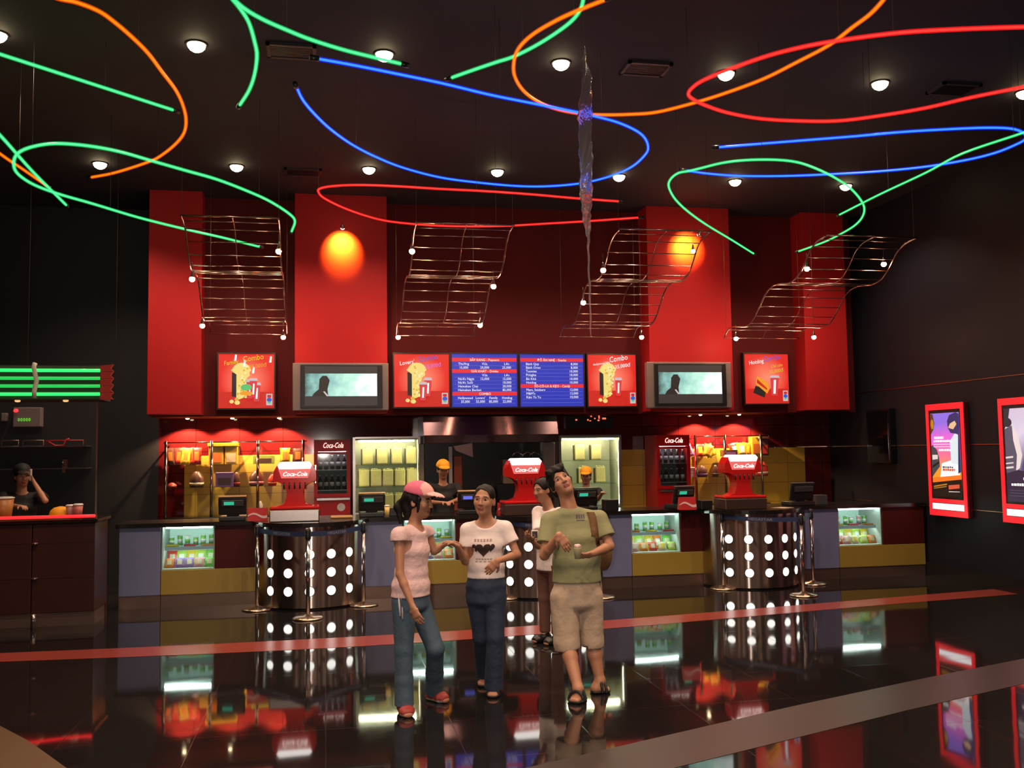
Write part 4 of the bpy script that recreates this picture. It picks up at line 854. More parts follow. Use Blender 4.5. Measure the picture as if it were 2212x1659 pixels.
for k, (px, c1) in enumerate(((368, 'brown'), (383, 'red'), (397, 'yellow'), (409, 'orange'), (423, 'red'))):
    p = at(px, 1005, 14.08); bag(c1, 'orange' if c1 != 'orange' else 'red', (p.x, 14.17 + .04 * (k % 2), 1.6225), '%s snack bag, %s from the left end of the upper left glass shelf' % (c1, ORD[k]), 'snack bags ' + RG, .13, .24, rx=-.12, rz=.15 * ((k % 3) - 1), ry=.12 * ((k % 3) - 1))
def carton(px, Y, z, w, d, h, c1, c2, lb, lid=False, ry=0.):
    p = at(px, 1000, Y); t = thing('snack_carton', lb, 'snack box', (p.x, Y, z))
    MB().box((p.x - w / 2, Y - d / 2, z), (p.x + w / 2, Y + d / 2, z + h), FOIL[c1], .006).build('box', t)
    MB().box((p.x - w * .36, Y - d / 2 - .003, z + h * .12), (p.x + w * .36, Y - d / 2, z + h * .62), FOIL[c2]).build('front_print', t)
    if lid: MB().box((p.x - w * .58, Y - d * .58, z + h), (p.x + w * .58, Y + d * .56, z + h + .055), FOIL[c1], .008).build('lid', t)
carton(468, 14.19, 1.6205, .20, .14, .25, 'yellow', 'orange', 'yellow lidded carton, left of two under the second red light cone', True); carton(500, 14.19, 1.6205, .17, .14, .25, 'yellow', 'cream', 'bright yellow lidded carton, right of two under the second red light cone', True)
carton(570, 14.17, 1.6205, .30, .1, .12, 'lime', 'brown', 'low dull carton in the middle of the upper left glass shelf')
carton(486, 14.05, 1.3105, .24, .14, .2, 'purple', 'brown', 'purple box on the lower left glass shelf')
bag('yellow', 'orange', (at(615, 1000, 14.05).x, 14.16, 1.6225), 'golden snack bag on the upper left shelf nearest the left soda fountain', 'snack bags ' + RG, .15, .22, rx=-.1)
bag('brown', 'orange', (at(643, 1000, 14.05).x, 14.17, 1.6225), 'dark brown snack bag on the upper left shelf behind the left soda fountain', 'snack bags ' + RG, .16, .21, rx=-.1)
def jar(px, z, Y, r, h, c1, c2, lb):
    p = at(px, 1050, Y); t = thing('sweet_jar', lb, 'jar', (p.x, Y, z)); MB().lathe([(r * .9, 0), (r, .02), (r, h * .6), (r * .5, h * .9), (r * .3, h)], FOIL[c1], (p.x, Y, z), 18).build('jar', t); MB().lathe([(r * 1.02, .03), (r * 1.02, h * .3)], FOIL[c2], (p.x, Y, z), 18).build('label_band', t)
jar(372, 1.3105, 14.06, .06, .07, 'red', 'pink', 'low reddish jar at the left end of the lower left glass shelf'); jar(425, 1.3105, 14.05, .095, .22, 'brown', 'cream', 'dark bell shaped jar on the lower left glass shelf')
jar(511, 1.3105, 14.05, .05, .2, 'brown', 'red', 'small dark jar with a red band right of the purple box'); jar(554, 1.3105, 14.05, .1, .22, 'brown', 'pink', 'round dark jar behind the second last chrome post'); jar(588, 1.3105, 14.05, .06, .16, 'red', 'orange', 'small red jar next to the left soda fountain head')
jar(562, .9005, 14.05, .05, .2, 'white', 'white', 'pale jar on the back counter above the red and white card stand')
RH = 'on the upper right glass shelf'
for k, (px, c1, c2) in enumerate(((1498, 'purple', 'brown'), (1520, 'red', 'yellow'), (1532, 'yellow', 'orange'), (1545, 'yellow', 'cream'))):
    p = at(px, 990, 14.05); bag(c1, c2, (p.x, 14.14 + .03 * (k % 2), 1.6225), '%s snack bag, %s from the left end of the upper right glass shelf' % (c1, ORD[k]), 'snack bags ' + RH, .16, .20, rx=-.25, ry=.35 * ((k % 3) - 1))
carton(1575, 14.17, 1.6205, .24, .12, .1, 'brown', 'purple', 'low grey brown carton in the middle of the upper right glass shelf')
for k, (px, c1, c2) in enumerate(((1597, 'red', 'white'), (1608, 'yellow', 'white'), (1618, 'orange', 'yellow'))):
    p = at(px, 990, 14.05); bag(c1, c2, (p.x, 14.15 - .03 * (k % 2), 1.6225), '%s snack bag, %s in the right hand heap of the upper right glass shelf' % (c1, ORD[k]), 'snack bags ' + RH, .17, .21, rx=-.2, ry=.2 * (k - 1))
carton(1632, 14.19, 1.6205, .16, .14, .30, 'yellow', 'orange', 'tall yellow carton on the upper right glass shelf'); carton(1649, 14.19, 1.6205, .13, .14, .26, 'brown', 'red', 'brown carton at the right end of the upper right glass shelf', True)
for k in range(3):
    p = at(1494, 1035, 14.05); place(MB().box((-.07, -.05, 0), (.07, .05, .05), FOIL['white'], .008), 'sweet_box', 'white sweet box, %s from the bottom of the pile on the lower right shelf' % ORD[k], 'sweet box', (p.x + .02 * (k % 2), 14.05, 1.3105 + .0515 * k), 'pile of sweet boxes')
jar(1517, 1.3105, 14.05, .085, .18, 'brown', 'purple', 'dark jar on the lower right glass shelf left of the soda fountain'); jar(1546, 1.3105, 14.05, .05, .18, 'brown', 'brown', 'slim dark jar touching the right soda fountain head'); jar(1646, 1.3105, 14.05, .10, .22, 'red', 'cream', 'red jar at the right end of the lower right glass shelf')
def soffit(px, py, lb, first=[None]):
    p = at(px, py, 14.07); q = (p.x, 14.07, SOF)
    if first[0] is None:
        t = thing('soffit_spotlight', lb, 'spotlight', q, 'soffit spotlights'); MB().lathe([(.03, -.004), (.045, -.004), (.047, 0)], BRASS, q, 18).build('trim_ring', t); MB().ell((q[0], q[1], SOF - .004), .026, .026, .015, LAMP, 12, 6).build('bulb', t)
        lamp('soffit_beam', (q[0], q[1], SOF - .03), 135, (1., .58, .30), spot=math.radians(130), blend=.3, rad=.012, parent=t); first[0] = t
    else: dup(first[0], q, lb)
for px, lb in ((405, 'small spotlight over the red snack bags, first of three at left'), (502, 'small spotlight over the yellow cartons, second of three at left'), (603, 'small spotlight near the left cooler, third of three at left')): soffit(px, 903, lb)
for px, lb in ((1513, 'small spotlight right of the right cooler, left of two at right'), (1597, 'small spotlight over the right soda fountain, right of two at right')): soffit(px, 893, lb)
# ---------------------------------------------------------------- left ticket counter
LX = -2.36; LY = 10.9
LEFTM = mat('brown_red_laminate', (.045, .012, .010), .32, vary=.15, vscale=4)
t = thing('ticket_counter', 'dark red ticket counter at left with a red neon edge', 'counter', (-4.2, LY + .3, 0))
b = MB()
for k in range(6):
    x1 = LX - .02 - .62 * k; b.box((x1 - .612, LY, .14), (x1, LY + .55, 1.06), LEFTM, .006)
b.build('front_panels', t); MB().box((-6.1, LY + .03, 0), (LX - .02, LY + .5, .138), KICK).build('kickplate', t)
MB().box((-6.1, LY - .03, 1.062), (LX + .01, LY + .62, 1.10), TOPM, .008).build('worktop', t)
MB().box((-6.1, LY + .55, 0), (LX - .02, LY + .6, 1.06), LEFTM).build('back_panel', t)
for z in (.86, .50):
    MB().box((-6.0, LY - .004, z), (LX - .03, LY + .001, z + .006), mat('groove', (.09, .04, .03), .3, .6)).build('groove_strip', t)
    q = at(80, 1000, LY).x; MB().lathe([(.03, -.012), (.035, 0), (.03, .012)], CHROME, (q, LY - .012, z), 12).build('chrome_stud', t)
MB().tube([(x, LY - .045 - .02 * max(0, (-3 - x)) ** 1.2, 1.135) for x in [LX - .01 - .2 * k for k in range(19)]][::-1], .016, emit('neon_core_red_edge', (2.4, .03, .04), 1.), 10).build('neon_edge_tube', t)
MB().box((LX - .02, LY - .05, 1.101), (LX + .0, LY - .02, 1.16), CHROME).build('tube_clip', t)
MB().tube([(at(77, 1000, LY - .1).x, LY - .08, .0), (at(77, 1000, LY - .1).x, LY - .08, .15)], .025, CHROME, 10).build('steel_foot', t)
# green neon canopy
GC = [Vector((LX + .01 - .2 * k, LY - .0 - .004 * k * k * .3, 0)) for k in range(19)][::-1]
t = thing('neon_canopy', 'canopy edge with four stacked green neon tubes over the ticket counter', 'neon light', (-3.6, LY, 2.53))
c, g = NEON['green']
for z, s in ((2.665, 1.), (2.582, .45), (2.50, .45), (2.415, 1.)):
    MB().tube([(p.x, p.y - .03, z) for p in GC], .018, emit('canopy_core_%d' % int(s * 10), tuple(q * (1 if s == 1. else .42) for q in (.03, 1.5, .22)), 1.), 10).build('neon_tube', t)
b = MB(); CAN = mat('canopy_brown', (.05, .03, .025), .5)
vs = []; fs = []
for i, p in enumerate(GC): vs += [(p.x, p.y, 2.36), (p.x, p.y, 2.72), (p.x, p.y + .5, 2.72), (p.x, p.y + .5, 2.36)]
for i in range(len(GC) - 1):
    for q in range(4): fs.append((4 * i + q, 4 * i + (q + 1) % 4, 4 * i + 4 + (q + 1) % 4, 4 * i + 4 + q))
fs += [(0, 1, 2, 3), tuple(4 * (len(GC) - 1) + q for q in (3, 2, 1, 0))]
b.add(vs, fs, CAN).build('fascia', t)
q = at(75, 830, LY - .05).x
b = MB(); b.tube([(q, LY - .055, 2.37), (q, LY - .06, 2.45), (q + .02, LY - .06, 2.55), (q - .01, LY - .06, 2.70), (q, LY - .05, 2.74)], .024, mat('bracket_white', (.55, .48, .42), .35), 10); b.build('tube_bracket', t)
b = MB()
for k in range(5):
    z = 2.72 - .075 * k; b.prism([(0, 0), (.13, .012), (.10, -.03), (.13, -.06), (0, -.065)], mat('canopy_end_red', (.30, .02, .015), .35), (LX + .012, LY - .02, z), X3, Z3, .05)
b.build('end_fins', t, 'ribbed dark red end')
for px in (38, 142): b = MB(); e = at(px, 865, LY + .1); b.ell((e.x, LY + .1, 2.352), .03, .03, .014, emit('canopy_spot', (1., .5, .2), 1.2), 12, 6); b.build('underside_lamp', t)
for px in (60, 250):
    e = at(px, 780, LY + .25); MB().tube([(e.x, LY + .25, 2.72), (e.x, LY + .25, H)], .003, CABLE, 5).build('hanging_wire', t)
# things behind the ticket counter, on the wall Y = 12.7
WYL = 12.69
def wallbox(name, lb, cat, px0, py0, px1, py1, mt, d=.12):
    a, b = at(px0, py0, WYL - d), at(px1, py1, WYL - d); t = thing(name, lb, cat, ((a.x + b.x) / 2, WYL - d / 2, (a.z + b.z) / 2))
    MB().box((a.x, WYL - d, b.z), (b.x, WYL, a.z), mt, .01).build('housing', t); return t, a, b
GB = mat('grey_box', (.20, .16, .16), .5)
t, a, b = wallbox('control_box', 'grey wall control box with a red lamp and green digits', 'control box', 28, 880, 88, 922, GB)
MB().ell((at(34, 887, 12.56).x, 12.565, at(34, 887, 12.56).z), .028, .014, .022, emit('red_lamp', (1., .03, .04), 2.)).build('red_lamp', t)
p = at(38, 910, 12.56); m = MB()
for k in range(5): m.text('0', p + X3 * .03 * k * 1.0, X3, Z3, .055, emit('green_digits', (.12, .75, .02), 1.2), sx=.9)
m.build('green_digits', t)
wallbox('switch_box', 'small grey switch box left of the grey control box', 'switch box', 2, 892, 14, 910, GB, .08)
t = thing('wall_shelf', 'thin wall shelf with wire brackets behind the ticket counter', 'shelf', (-3.5, 12.55, 1.95))
for k, (px0, px1) in enumerate(((4, 40), (50, 94), (100, 180))):
    a, b = at(px0, 952, 12.5), at(px1, 964, 12.5); MB().tube([(a.x, 12.5, b.z), (a.x, 12.5, a.z), (b.x, 12.5, a.z), (b.x, 12.5, b.z), (a.x, 12.5, b.z)], .008, mat('shelf_wire', (.35, .25, .22), .3, .8) if k < 2 else mat('shelf_red', (.45, .03, .03), .4), 6).build('wire_frame', t)
a, b = at(0, 965, 12.5), at(190, 965, 12.5); MB().box((a.x - .3, 12.4, a.z - .01), (b.x, 12.7, a.z), DGREY).build('board', t)
MB().tube([at(105, 955, 12.48), at(120, 963, 12.48), at(138, 962, 12.48), at(143, 950, 12.48), at(150, 948, 12.48)], .012, mat('shelf_red', (.45, .03, .03), .4), 6).build('red_ribbon', t)
a, b = at(80, 998, 12.5), at(190, 1010, 12.5); MB().box((a.x - .5, 12.4, b.z - .012), (b.x, 12.7, b.z), DGREY).build('lower_board', t)
t = thing('wall_hook', 'small wooden hook post under the wall shelf', 'hook', at(140, 1005, 12.66)); p = at(140, 1005, 12.64); MB().box((p.x - .02, 12.6, p.z - .09), (p.x + .02, 12.69, p.z + .07), mat('hook_wood', (.20, .08, .06), .5)).build('post', t); MB().tube([(p.x, 12.6, p.z), (p.x, 12.54, p.z + .02), (p.x, 12.53, p.z + .05)], .01, CHROME, 6).build('hook', t)
ZL = 1.1005
def lcup(px, Y, r, h, mt, lb, lid=None):
    p = at(px, 1090, Y); t = thing('paper_cup', lb, 'cup', (p.x, Y, ZL), 'cups on the ticket counter'); MB().lathe([(r * .75, 0), (r, h), (r * .9, h), (r * .7, .01)], mt, (p.x, Y, ZL), 18).build('cup_body', t)
    MB().lathe([(r * 1.06, h), (r * 1.06, h + .012), (r * .8, h + .02)], lid or WHITE, (p.x, Y, ZL), 18).build('cup_lid', t)
lcup(152, 11.25, .045, .12, mat('cup_pinkgrey', (.45, .22, .2), .5), 'pinkish paper cup beside the yellow cap on the ticket counter')
lcup(169, 11.2, .05, .13, mat('cup_red', (.5, .14, .11), .5), 'reddish paper cup at the right end of the ticket counter')
lcup(8, 11.2, .10, .22, mat('cup_amber', (.45, .19, .05), .4), 'big amber tub at the far left of the ticket counter')
p = at(75, 1094, 11.3); o = MB().box((-.4, -.12, 0), (.4, .12, .025), mat('leaflet_brown', (.30, .13, .05), .5), .004).build('leaflet_tray', None, 'long brown leaflet tray on the ticket counter before the seated clerk', 'tray'); o.location = (p.x, 11.22, ZL)
CAPY = mat('cap_yellow', (.80, .33, .005), .7, vary=.08, vscale=30)
p = at(132, 1080, 11.35); t = thing('yellow_cap', 'yellow cap lying on the ticket counter beside the clerk', 'cap', (p.x, 11.35, ZL))
MB().lathe([(.12, 0), (.12, .03), (.105, .075), (.07, .105), (.02, .118), (.002, .119)], CAPY, (p.x, 11.35, ZL), 24).build('crown', t)
b = MB(); b.prism([(.09 * math.cos(a) * 1.0, -.05 - .15 * math.sin(a)) for a in [math.pi * k / 12 for k in range(13)]], CAPY, (p.x - .03, 11.35 - .02, ZL + .012), (1, 0, 0), (0, 1, 0), .008); b.build('brim', t)

# ---------------------------------------------------------------- lit poster boxes on the right wall
PBR = emit('lightbox_red', (1.0, .018, .03), .82, (.4, .01, .01)); PX = XR - .08
def grad(name, stops, z0, z1):
    m = bpy.data.materials.new(name); m.use_nodes = True; nt = m.node_tree; b = nt.nodes['Principled BSDF']; b.inputs['Base Color'].default_value = (.02, .02, .02, 1); b.inputs['Roughness'].default_value = .25
    tc = nt.nodes.new('ShaderNodeTexCoord'); sx = nt.nodes.new('ShaderNodeSeparateXYZ'); nt.links.new(tc.outputs['Generated'], sx.inputs[0])
    n = nt.nodes.new('ShaderNodeTexNoise'); n.inputs['Scale'].default_value = 5; nt.links.new(tc.outputs['Generated'], n.inputs['Vector'])
    ad = nt.nodes.new('ShaderNodeMath'); ad.operation = 'MULTIPLY_ADD'; ad.inputs[1].default_value = .16; nt.links.new(n.outputs['Fac'], ad.inputs[0]); nt.links.new(sx.outputs[2], ad.inputs[2])
    rp = nt.nodes.new('ShaderNodeValToRGB'); cr = rp.color_ramp
    while len(cr.elements) < len(stops): cr.elements.new(.5)
    for e, (p, h) in zip(cr.elements, stops): e.position = p; e.color = (*lin(h), 1)
    nt.links.new(ad.outputs[0], rp.inputs[0]); nt.links.new(rp.outputs[0], b.inputs['Emission Color']); b.inputs['Emission Strength'].default_value = 1.15; return m
def poster_box(y0, y1, z0, z1, lb, art):     # y0 is the far (left in view) edge
    t = thing('poster_lightbox', lb, 'poster light box', (XR - .04, (y0 + y1) / 2, (z0 + z1) / 2)); w = y0 - y1; h = z1 - z0
    MB().box((PX + .012, y1, z0), (XR - .001, y0, z1), mat('lightbox_body', (.08, .005, .006), .4), .004).build('housing', t)
    o = Vector((PX, y0, z0)); U = Vector((0, -1, 0))
    f = MB(); i0, i1, k0, k1 = .075, .925, .165, .945; j0, j1 = .05, .115
    for q in (rect(0, 0, i0, 1), rect(i1, 0, 1, 1), rect(i0, k1, i1, 1), rect(i0, j1, i1, k0 - .015), rect(i0, 0, i1, j0)): f.prism([(a * w, b * h) for a, b in q], PBR, o, U, Z3, .011)
    f.build('red_frame', t, 'glowing red frame')
    b = MB(); b.prism([(a * w, c * h) for a, c in rect(i0, k0 - .015, i1, k1)], BLACK, o + Vector((.006, 0, 0)), U, Z3, .004); b.build('inner_border', t)
    b = MB(); b.prism([(a * w, c * h) for a, c in rect(i0 + .01, j0 + .006, i1 - .01, j1 - .006)], emit('lightbox_white', (1, .97, .97), 1.5), o + Vector((.004, 0, 0)), U, Z3, .004)
    b.build('caption_strip', t)
    L = [0]; p0, p1, q0, q1 = i0 + .045, i1 - .035, k0 + .005, k1 - .03
    def pz(m, poly, mt): L[0] += .25; m.prism([((p0 + (p1 - p0) * a) * w, (q0 + (q1 - q0) * c) * h) for a, c in poly], mt, o + Vector((.004 - .0012 * L[0], 0, 0)), U, Z3, .0002)
    def tz(m, s, a, c, size, mt, al='CENTER'): L[0] += .2; m.text(s, o + U * w * (p0 + (p1 - p0) * a) + Z3 * h * (q0 + (q1 - q0) * c) + Vector((.0035 - .0012 * (L[0] + 1), 0, 0)), U, Z3, size * h, mt, al)
    art(t, pz, tz, L)
def blur_words(m, pz, u0, u1, c, hh, mt):      # a line of print too small to read: short strokes of uneven length
    rr = random.Random(int(c * 1000) + int(u0 * 100)); u = u0
    while u < u1 - .02:
        w_ = min(.03 + .05 * rr.random(), u1 - u); pz(m, rect(u, c, u + w_, c + hh * (.75 + .25 * rr.random())), mt); u += w_ + .014
def E_(n, h, s=1.): return emit('poster_' + n, lin(h), s)
def art1(t, pz, tz, L):
    m = MB(); pz(m, rect(0, 0, 1, 1), grad('poster_sunset', [(.12, '#20120c'), (.24, '#ff9a10'), (.42, '#ff9030'), (.58, '#ff6a90'), (.74, '#e860c8'), (.95, '#8a6ad8')], 0, 1)); m.build('print_background', t)
    m = MB()
    pz(m, [(0, 0), (1, 0), (1, .215), (0, .165)], E_('black', '#0a0606')); pz(m, [(0, .165), (1, .215), (1, .265), (0, .225)], E_('orange', '#ff7a20'))
    pz(m, [(.03, .11), (.5, .145), (.5, .16), (.03, .125)], E_('gold', '#c88010')); pz(m, [(.03, .09), (.48, .12), (.48, .13), (.03, .1)], E_('gold', '#c88010'))
    pz(m, [(.55, .09), (.92, .11), (.92, .155), (.55, .14)], E_('coral', '#e0583a')); pz(m, [(.55, .06), (.92, .065), (.92, .072), (.55, .07)], E_('pale', '#e8d8d0'))
    pz(m, [(.28, .235), (.95, .265), (.95, .40), (.72, .44), (.35, .40)], E_('white', '#fff8f4', 1.1)); pz(m, [(.68, .40), (.97, .38), (.97, .72), (.85, .76), (.66, .66)], E_('mist', '#e4ecf0'))
    pz(m, [(.9, .28), (1, .3), (1, .98), (.95, .74)], E_('navy', '#1c2c6c'))
    pz(m, [(.0, .23), (.1, .28), (.28, .36), (.27, .46), (.2, .56), (.05, .62), (0, .6)], E_('slate', '#3a4048')); pz(m, [(.03, .44), (.22, .45), (.22, .5), (.03, .5)], E_('pale', '#e8d8d0')); pz(m, [(.02, .34), (.26, .40), (.25, .42), (.02, .37)], E_('black', '#0a0606'))
    pz(m, [(0, .74), (.1, .8), (.15, .88), (.1, .99), (0, 1)], E_('umber', '#5a3414')); pz(m, oval(.07, .87, .055, .06), E_('gold', '#c88010'))
    pz(m, [(.62, .82), (.7, .76), (.97, .74), (1, .98), (.9, 1), (.68, .97), (.6, .9)], E_('indigo', '#2a2a62')); pz(m, [(.63, .82), (.8, .8), (.92, .86), (.86, .9), (.7, .87)], E_('skin', '#f0c090'))
    m.build('print_picture', t); m = MB()
    blur_words(m, pz, .12, .45, .69, .03, E_('white', '#fff8f4', 1.1)); blur_words(m, pz, .10, .72, .652, .028, E_('white', '#fff8f4', 1.1))
    for c in (.630, .600): pz(m, rect(.1, c - .006, .7, c), E_('white', '#fff8f4', 1.1))
    blur_words(m, pz, .28, .70, .545, .026, E_('white', '#fff8f4', 1.1)); blur_words(m, pz, .40, .82, .31, .03, E_('coral', '#e0583a')); blur_words(m, pz, .40, .78, .345, .02, E_('slate', '#3a4048')); m.build('lettering', t)
def art2(t, pz, tz, L):
    m = MB(); pz(m, rect(0, 0, 1, 1), grad('poster_dusk', [(.1, '#241c30'), (.34, '#3a2c48'), (.55, '#8a7c98'), (.8, '#d8c8dc'), (1., '#d0bcd0')], 0, 1)); m.build('print_background', t)
    m = MB()
    pz(m, [(0, 1), (0, .78), (.1, .86), (.16, 1)], E_('soot', '#2a2430')); pz(m, [(0, .78), (.22, .82), (.28, .70), (.34, .55), (.30, .42), (.22, .34), (.1, .28), (0, .30)], E_('ash', '#585064')); pz(m, [(.2, .84), (.34, .72), (.44, .50), (.36, .36), (.26, .33), (.3, .5), (.22, .66)], E_('paleskin', '#f0dcd8'))
    pz(m, oval(.09, .85, .11, .05), E_('soot', '#2a2430')); pz(m, [(.55, .76), (1, .80), (1, .3), (.4, .34), (.5, .5)], E_('dusk', '#4a4a88')); pz(m, [(.75, .86), (1, .88), (1, 1), (.72, 1)], E_('soot', '#2a2430'))
    pz(m, [(0, .3), (.3, .34), (1, .3), (1, .0), (0, 0)], E_('plum', '#30203c'))
    for c, d in ((.46, .02), (.40, .014), (.35, .02)): pz(m, [(0, c), (.2, c + .01), (.2, c + .01 + d), (0, c + d)], E_('pale', '#e8d8d0'))
    m.build('print_picture', t); m = MB(); blur_words(m, pz, .12, .9, .17, .03, E_('white', '#fff8f4', 1.1)); blur_words(m, pz, .45, .9, .235, .03, E_('white', '#fff8f4', 1.1))
    for c in (.12, .09, .06): pz(m, rect(.08, c, .92, c + .006), E_('ash', '#585064'))
    m.build('lettering', t)
poster_box(11.63, 10.86, .83, 2.286, 'tall red framed poster light box with a pink and orange print, nearer the counter', art1)
poster_box(10.215, 9.40, .83, 2.286, 'red framed poster light box with a grey violet print, at the right edge', art2)
t = thing('wall_screen', 'black glossy wall screen on the right wall beside the snack bar', 'screen', (XR - .05, 12.75, 1.9))
MB().box((XR - .1, 12.45, 1.5), (XR - .001, 13.05, 2.28), mat('gloss_black', (.006, .006, .007), .12), .01).build('housing', t)
MB().box((XR - .104, 12.49, 1.54), (XR - .099, 13.01, 2.24), mat('gloss_black_glass', (.004, .004, .005), .06)).build('glass', t)
# ---------------------------------------------------------------- people: distance fields turned into one surface
class Field:
    def __init__(s, lo, hi, h):
        s.h = h; s.lo = np.array(lo, np.float32); n = np.ceil((np.array(hi) - np.array(lo)) / h).astype(int) + 1; s.n = n
        s.ax = [(s.lo[i] + h * np.arange(n[i])).astype(np.float32) for i in range(3)]; s.f = np.full(n, .25, np.float32)
    def sl(s, lo, hi, pad):
        r = []
        for i in range(3):
            a = int(np.floor((lo[i] - pad - s.lo[i]) / s.h)); b = int(np.ceil((hi[i] + pad - s.lo[i]) / s.h)) + 1
            r.append(slice(max(0, a), min(int(s.n[i]), b)))
        return tuple(r)
    def grid(s, r): return s.ax[0][r[0]][:, None, None], s.ax[1][r[1]][None, :, None], s.ax[2][r[2]][None, None, :]
    def put(s, r, d, k, op='u'):
        f = s.f[r]
        if op == 'u':
            if k > 0: h = np.maximum(k - np.abs(f - d), 0) / k; s.f[r] = np.minimum(f, d) - h * h * k * .25
            else: s.f[r] = np.minimum(f, d)
        else:
            d = -d
            if k > 0: h = np.maximum(k - np.abs(f - d), 0) / k; s.f[r] = np.maximum(f, d) + h * h * k * .25
            else: s.f[r] = np.maximum(f, d)
    def cone(s, a, b, r1, r2, k=.02, op='u'):
        a = np.array(a, np.float32); b = np.array(b, np.float32); R = max(r1, r2); r = s.sl(np.minimum(a, b) - R, np.maximum(a, b) + R, k + 3 * s.h); x, y, z = s.grid(r)
        ba = b - a; L = max(float(ba @ ba), 1e-9); t = np.clip(((x - a[0]) * ba[0] + (y - a[1]) * ba[1] + (z - a[2]) * ba[2]) / L, 0, 1)
        d = np.sqrt((x - a[0] - ba[0] * t) ** 2 + (y - a[1] - ba[1] * t) ** 2 + (z - a[2] - ba[2] * t) ** 2) - (r1 + (r2 - r1) * t)
        s.put(r, d, k, op)
    def ell(s, c, ax, rad, k=.02, op='u'):                 # ax: three unit axes, rad: three radii
        c = np.array(c, np.float32); R = max(rad); r = s.sl(c - R, c + R, k + 3 * s.h); x, y, z = s.grid(r); q = []
        for u in ax: q.append((x - c[0]) * u[0] + (y - c[1]) * u[1] + (z - c[2]) * u[2])
        k0 = np.sqrt(sum((q[i] / rad[i]) ** 2 for i in range(3))); k1 = np.sqrt(sum((q[i] / rad[i] ** 2) ** 2 for i in range(3)))
        s.put(r, k0 * (k0 - 1) / np.maximum(k1, 1e-6), k, op)
    def loft(s, secs, lat, k=.02):                         # secs: (centre, half width, half depth); lat: lateral axis
        lat = np.array(lat, np.float32)
        for (c0, a0, b0), (c1, a1, b1) in zip(secs, secs[1:]):
            c0 = np.array(c0, np.float32); c1 = np.array(c1, np.float32); R = max(a0, a1, b0, b1); r = s.sl(np.minimum(c0, c1) - R, np.maximum(c0, c1) + R, k + 3 * s.h); x, y, z = s.grid(r)
            ax = c1 - c0; L = np.linalg.norm(ax); ax = ax / L; la = lat - ax * (lat @ ax); la /= np.linalg.norm(la); fw = np.cross(ax, la)
            px, py, pz = x - c0[0], y - c0[1], z - c0[2]; v = px * ax[0] + py * ax[1] + pz * ax[2]; t = np.clip(v / L, 0, 1); dv = v - t * L
            u = px * la[0] + py * la[1] + pz * la[2]; w = px * fw[0] + py * fw[1] + pz * fw[2]
            A = a0 + (a1 - a0) * t; B = b0 + (b1 - b0) * t; m = np.minimum(A, B)
            q = np.sqrt((u / A) ** 2 + (w / B) ** 2 + (dv / (m * .6)) ** 2)
            s.put(r, (q - 1) * m, k)
    def plane(s, p, n, k=0.):                              # cut away the side the normal points to
        x, y, z = s.ax[0][:, None, None], s.ax[1][None, :, None], s.ax[2][None, None, :]
        d = (x - p[0]) * n[0] + (y - p[1]) * n[1] + (z - p[2]) * n[2]
        s.f = np.maximum(s.f, d.astype(np.float32))
    def mesh(s):
        f = s.f; ins = f < 0; h = s.h
        c = np.zeros(np.array(f.shape) - 1, np.int8)
        offs = [(i, j, k) for i in (0, 1) for j in (0, 1) for k in (0, 1)]
        nx, ny, nz = c.shape
        for o in offs: c += ins[o[0]:o[0] + nx, o[1]:o[1] + ny, o[2]:o[2] + nz]
        act = np.argwhere((c > 0) & (c < 8)); M = len(act)
        idx = np.full(c.shape, -1, np.int64); idx[act[:, 0], act[:, 1], act[:, 2]] = np.arange(M)
        V = {o: f[act[:, 0] + o[0], act[:, 1] + o[1], act[:, 2] + o[2]] for o in offs}
        acc = np.zeros((M, 3)); cnt = np.zeros(M)
        for o in offs:
            for d in range(3):
                if o[d] == 0:
                    o2 = list(o); o2[d] = 1; o2 = tuple(o2); a, b = V[o], V[o2]; m = (a < 0) != (b < 0); t = np.where(m, a / np.where(m, a - b, 1), 0)
                    p = np.tile(np.array(o, float), (M, 1)); p[:, d] += t; acc[m] += p[m]; cnt[m] += 1
        P = s.lo + h * (act + acc / cnt[:, None]); faces = []
        for d in range(3):
            e = [slice(None)] * 3; e2 = [slice(None)] * 3; e[d] = slice(0, -1); e2[d] = slice(1, None)
            A, B = ins[tuple(e)], ins[tuple(e2)]; E_ = np.argwhere(A != B); o1, o2 = (d + 1) % 3, (d + 2) % 3
            E_ = E_[(E_[:, o1] > 0) & (E_[:, o2] > 0) & (E_[:, o1] < f.shape[o1] - 1) & (E_[:, o2] < f.shape[o2] - 1)]
            if not len(E_): continue
            q = []
            for (u, v) in ((-1, -1), (0, -1), (0, 0), (-1, 0)):
                k = E_.copy(); k[:, o1] += u; k[:, o2] += v; q.append(idx[k[:, 0], k[:, 1], k[:, 2]])
            q = np.stack(q, 1); fl = ~A[E_[:, 0], E_[:, 1], E_[:, 2]]; q[fl] = q[fl][:, ::-1]; faces.append(q)
        return P, np.concatenate(faces)
